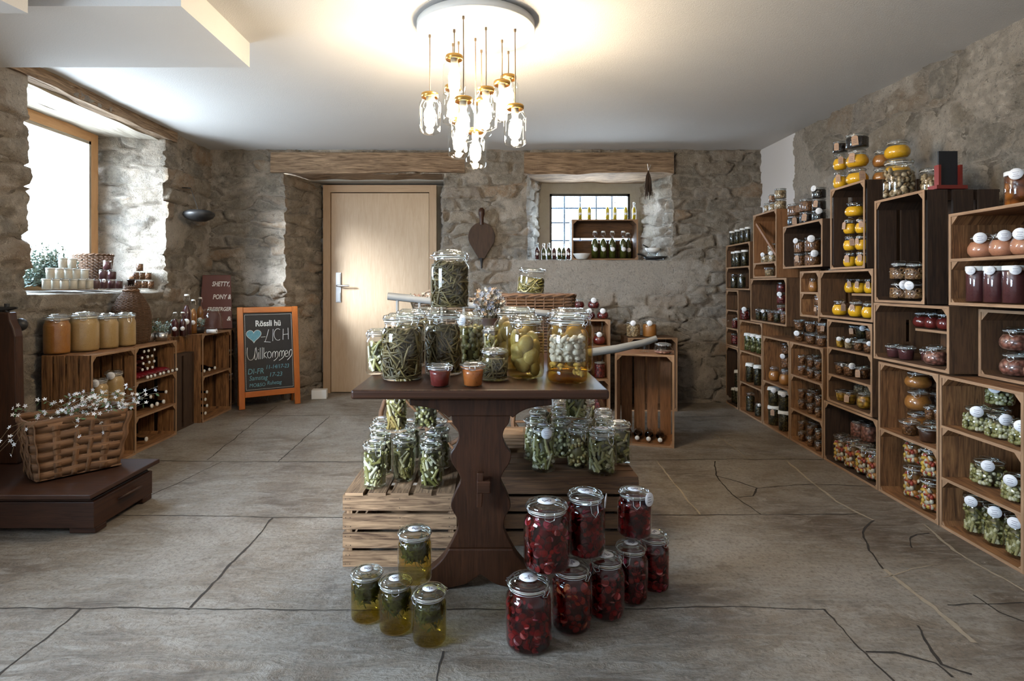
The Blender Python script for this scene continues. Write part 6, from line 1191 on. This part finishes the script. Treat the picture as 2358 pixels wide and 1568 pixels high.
for i in range(20):
    a = 2 * PI * (i + .5) / 20; c, d = math.cos(a), math.sin(a); q = (abs(c) ** 6 + abs(d) ** 6) ** (-1 / 6); tx = Vector((-d, c, 0)).normalized() * random.uniform(.010, .018); lean = random.uniform(-.02, .02)
    if abs(abs(c) * DW - abs(d) * LW) < 0: pass
    if abs(c) ** 6 > abs(d) ** 6: tx = Vector((0, 1, 0)) * tx.length
    else: tx = Vector((1, 0, 0)) * tx.length
    vs = []
    for k in range(13):
        z = .002 + HB * k / 12; s = .86 + .16 * z / HB; w = .0045 * math.cos(PI * (z / HB * nb - .43) + PI * i); p = Vector((LW / 2 * s * q * c + w * c, DW / 2 * s * q * d + w * d, z)) + tx.normalized() * lean * k / 12; vs += [p - tx, p + tx]
    b.add(vs, [(2 * k, 2 * k + 1, 2 * k + 3, 2 * k + 2) for k in range(12)], [[(k * .02 + i, 0), (k * .02 + i, .03), (k * .02 + .02 + i, .03), (k * .02 + .02 + i, 0)] for k in range(12)], True)
o = b.build('upright_splints', M['splint'], sb); m = o.modifiers.new('t', 'SOLIDIFY'); m.thickness = .0025
b = MB(); band(b, 1.03, 1.03, HB - .012, HB + .02, 0, .002, .004); o = b.build('rim', M['splint'], sb); m = o.modifiers.new('t', 'SOLIDIFY'); m.thickness = .008
b = MB(); b.box((0, 0, .004), (LW * .84, DW * .84, .006)); b.build('base', M['splint'], sb)
# flowering sprays lying over the basket
gl = empty('flower_spray', (ctr.x, ctr.y, .1995 + HB), yw, 'spray of small white star flowers lying across the splint basket', 'flowers')
rd = random.Random(5); b = MB(); lf = MB(); spots = []
for i in range(22):
    x0 = rd.uniform(-LW * .62, LW * .25); x1 = x0 + rd.uniform(.15, .36); y0 = rd.uniform(-.14, .08); z0 = rd.uniform(.0, .045); pts = []
    for k in range(7): t = k / 6; pts.append((x0 + (x1 - x0) * t, y0 + .05 * math.sin(t * 3 + i) - .03 * t, z0 + .035 * math.sin(t * 4 + i * 1.7) + .035 * t + .01))
    b.tube(pts, .0011, 3, caps=False)
    for k in range(6):
        t = rd.random(); j = int(t * 5.99); p = Vector(pts[j]).lerp(Vector(pts[j + 1]), t * 6 - j if j < 6 else 0); q = p + Vector((rd.uniform(-.014, .014), rd.uniform(-.018, .01), rd.uniform(-.005, .022))); spots.append(q)
        c2 = p; d = Vector((rd.uniform(-1, 1), rd.uniform(-1, .3), rd.uniform(-.6, .8))).normalized(); s = d.orthogonal().normalized(); L = rd.uniform(.016, .034); lf.add([c2, c2 + d * L * .5 + s * L * .2, c2 + d * L, c2 + d * L * .5 - s * L * .2], [(0, 1, 2, 3)])
for i in range(6):       # trailing ends to the left and front
    x0 = -LW * .5 + rd.uniform(-.02, .05); pts = [(x0, -.12, .03), (x0 - .06, -.15, .02 - .02 * i), (x0 - .10 - .01 * i, -.17, -.03 - .025 * i), (x0 - .12, -.17, -.07 - .03 * i)] if i < 4 else [(.1 * i - .45, -.12, .02), (.1 * i - .43, -.16, -.02), (.1 * i - .42, -.165, -.07)]
    b.tube(pts, .0011, 3, caps=False); spots += [Vector(p) for p in pts[1:]]
b.build('twigs', M['stem'], gl); lf.build('leaves', M['leaf'], gl)
fb = MB()
for k in range(5):
    a = 2 * PI * k / 5; c, s = math.cos(a), math.sin(a); fb.add([(0, 0, 0), (.0055 * c - .0026 * s, .0055 * s + .0026 * c, .0015), (.0115 * c, .0115 * s, .003), (.0055 * c + .0026 * s, .0055 * s - .0026 * c, .0015)], [(0, 1, 2, 3)])
fme = fb.mesh('blossom', M['petal']); rd.shuffle(spots); near = spots[:98]; rest = spots[98:]
for p in near: o = link('blossom', fme, gl, tuple(p), (PI / 2 + rd.uniform(-1, .5), rd.uniform(-.5, .5), rd.uniform(-1, 1) - .6))
rb = MB()
for p in rest:
    R = Matrix.Rotation(rd.uniform(-1, 1) - .6, 3, 'Z') @ Matrix.Rotation(PI / 2 + rd.uniform(-1, .5), 3, 'X'); rb.add([R @ Vector(v) + p for v in fb.v], fb.f)
if rest: o = rb.build('blossoms', M['petal'], gl); o['kind'] = 'stuff'

# ------------------------------------------------------------------ things in the back window
WZ = 1.372
wc = crate('wooden_crate', 'brown crate in the back window with bottles inside and on top', .65, .20, .40, (px(1317, 5.86), 5.86, WZ), 0, 'crate_md', back=False)
b = MB()
for z0, z1 in ((.012, .20), (.228, .388)): b.box((.325, .193, (z0 + z1) / 2), (.624, .010, z1 - z0))
b.build('back_panel', M['crate_md'], wc)
for i, x in enumerate((1370, 1389, 1410, 1435)): bottle((px(x, 5.915), 5.915, WZ + .014), .036, .272, 'cglass', '%s tall oil bottle inside the window crate' % ORD[i], 'bottle', 'oil bottles in the window crate', fill='oil', rot=(0, 0, -.1))
bottle((px(1446, 5.99), 5.99, WZ + .014), .036, .262, 'cglass', 'oil bottle at the back right inside the window crate', 'bottle', 'oil bottles in the window crate', fill='oil')
for i, x in enumerate((1336, 1357, 1399, 1416, 1441, 1460)): bottle((px(x, 5.95), 5.95, WZ + .402), .020, .178, 'cglass', '%s small yellow oil bottle on top of the window crate' % (ORD[i] if i < 5 else 'rightmost'), 'bottle', 'small oil bottles on the window crate', fill='oily', lod=2, rot=(0, 0, -.1))
for i, x in enumerate((1237, 1252, 1264, 1276, 1288, 1298, 1309)): bottle((px(x, 5.86 + .05 * (i % 2)), 5.86 + .05 * (i % 2), WZ + .001), .022, .165, 'cglass', '%s small oil bottle in the row left of window crate' % (ORD[i] if i < 6 else 'rightmost'), 'bottle', 'small oil bottles left of the window crate', fill='oil' if i % 3 else 'juice', lod=2, rot=(0, 0, -.1))
b = MB(); b.lathe([(0, .003), (.03, 0), (.05, .006), (.082, .052), (.084, .056), (.079, .054), (.045, .012), (0, .010)], 32); o = b.build('white_bowl', M['white']); o.location = (px(1339, 5.79), 5.775, WZ + .001); tag(o, 'white shallow bowl in front of the window crate', 'bowl')
e = empty('frying_pan', (px(1508, 5.90), 5.88, WZ + .002), 0, 'black frying pan lying at right end of back window sill', 'pan'); b = MB(); b.lathe([(0, .002), (.09, 0), (.115, .03), (.112, .031), (.088, .006), (0, .006)], 32); b.build('pan_body', M['dkmetal'], e); b = MB(); b.tube([(-.10, -.02, .028), (-.16, -.05, .05), (-.19, -.06, .052)], .009, 6); b.build('pan_handle', M['dkmetal'], e)
e = empty('glass_bowl', (px(1502, 5.90), 5.88, WZ + .010), 0, 'clear glass standing in the black frying pan', 'glass'); b = MB(); b.lathe([(0, 0), (.04, 0), (.046, .05), (.046, .055)], 24); b.build('glass_body', M['glass'], e)
e = empty('cream_mortar', (px(1502, 5.90), 5.88, WZ + .067), 0, 'cream bowl with dark spoon balanced on the clear glass', 'bowl'); b = MB(); b.lathe([(0, .002), (.035, 0), (.06, .018), (.076, .05), (.072, .05), (.05, .02), (0, .012)], 28); b.build('bowl_body', M['white'], e); b = MB(); b.tube([(.02, 0, .02), (-.06, .0, .062), (-.10, 0, .085)], .006, 6); b.build('spoon', M['dkmetal'], e)
dh = empty('hanging_dried_bundle', (px(1493, 5.60), 5.60, pz(392, 5.60)), 0, 'dark dried bundle hanging from the beam beside back window', 'dried bundle'); rd = random.Random(8); b = MB()
for i in range(42): a = rd.uniform(0, 6.3); r = rd.uniform(.01, .04); L = rd.uniform(.12, .28); b.tube([(0, 0, 0), (r * .6 * math.cos(a), r * .6 * math.sin(a), -L * .4), (r * math.cos(a), r * math.sin(a) * .6, -L)], [.0015, .005, .003], 4)
b.build('dried_stalks', M['crate_dk'], dh); b = MB(); b.tube([(0, 0, 0), (-.01, -.005, .06)], .003, 4); b.tube([(.0, 0, 0), (.022, -.005, .05)], .003, 4); b.build('hook', M['steel'], dh)
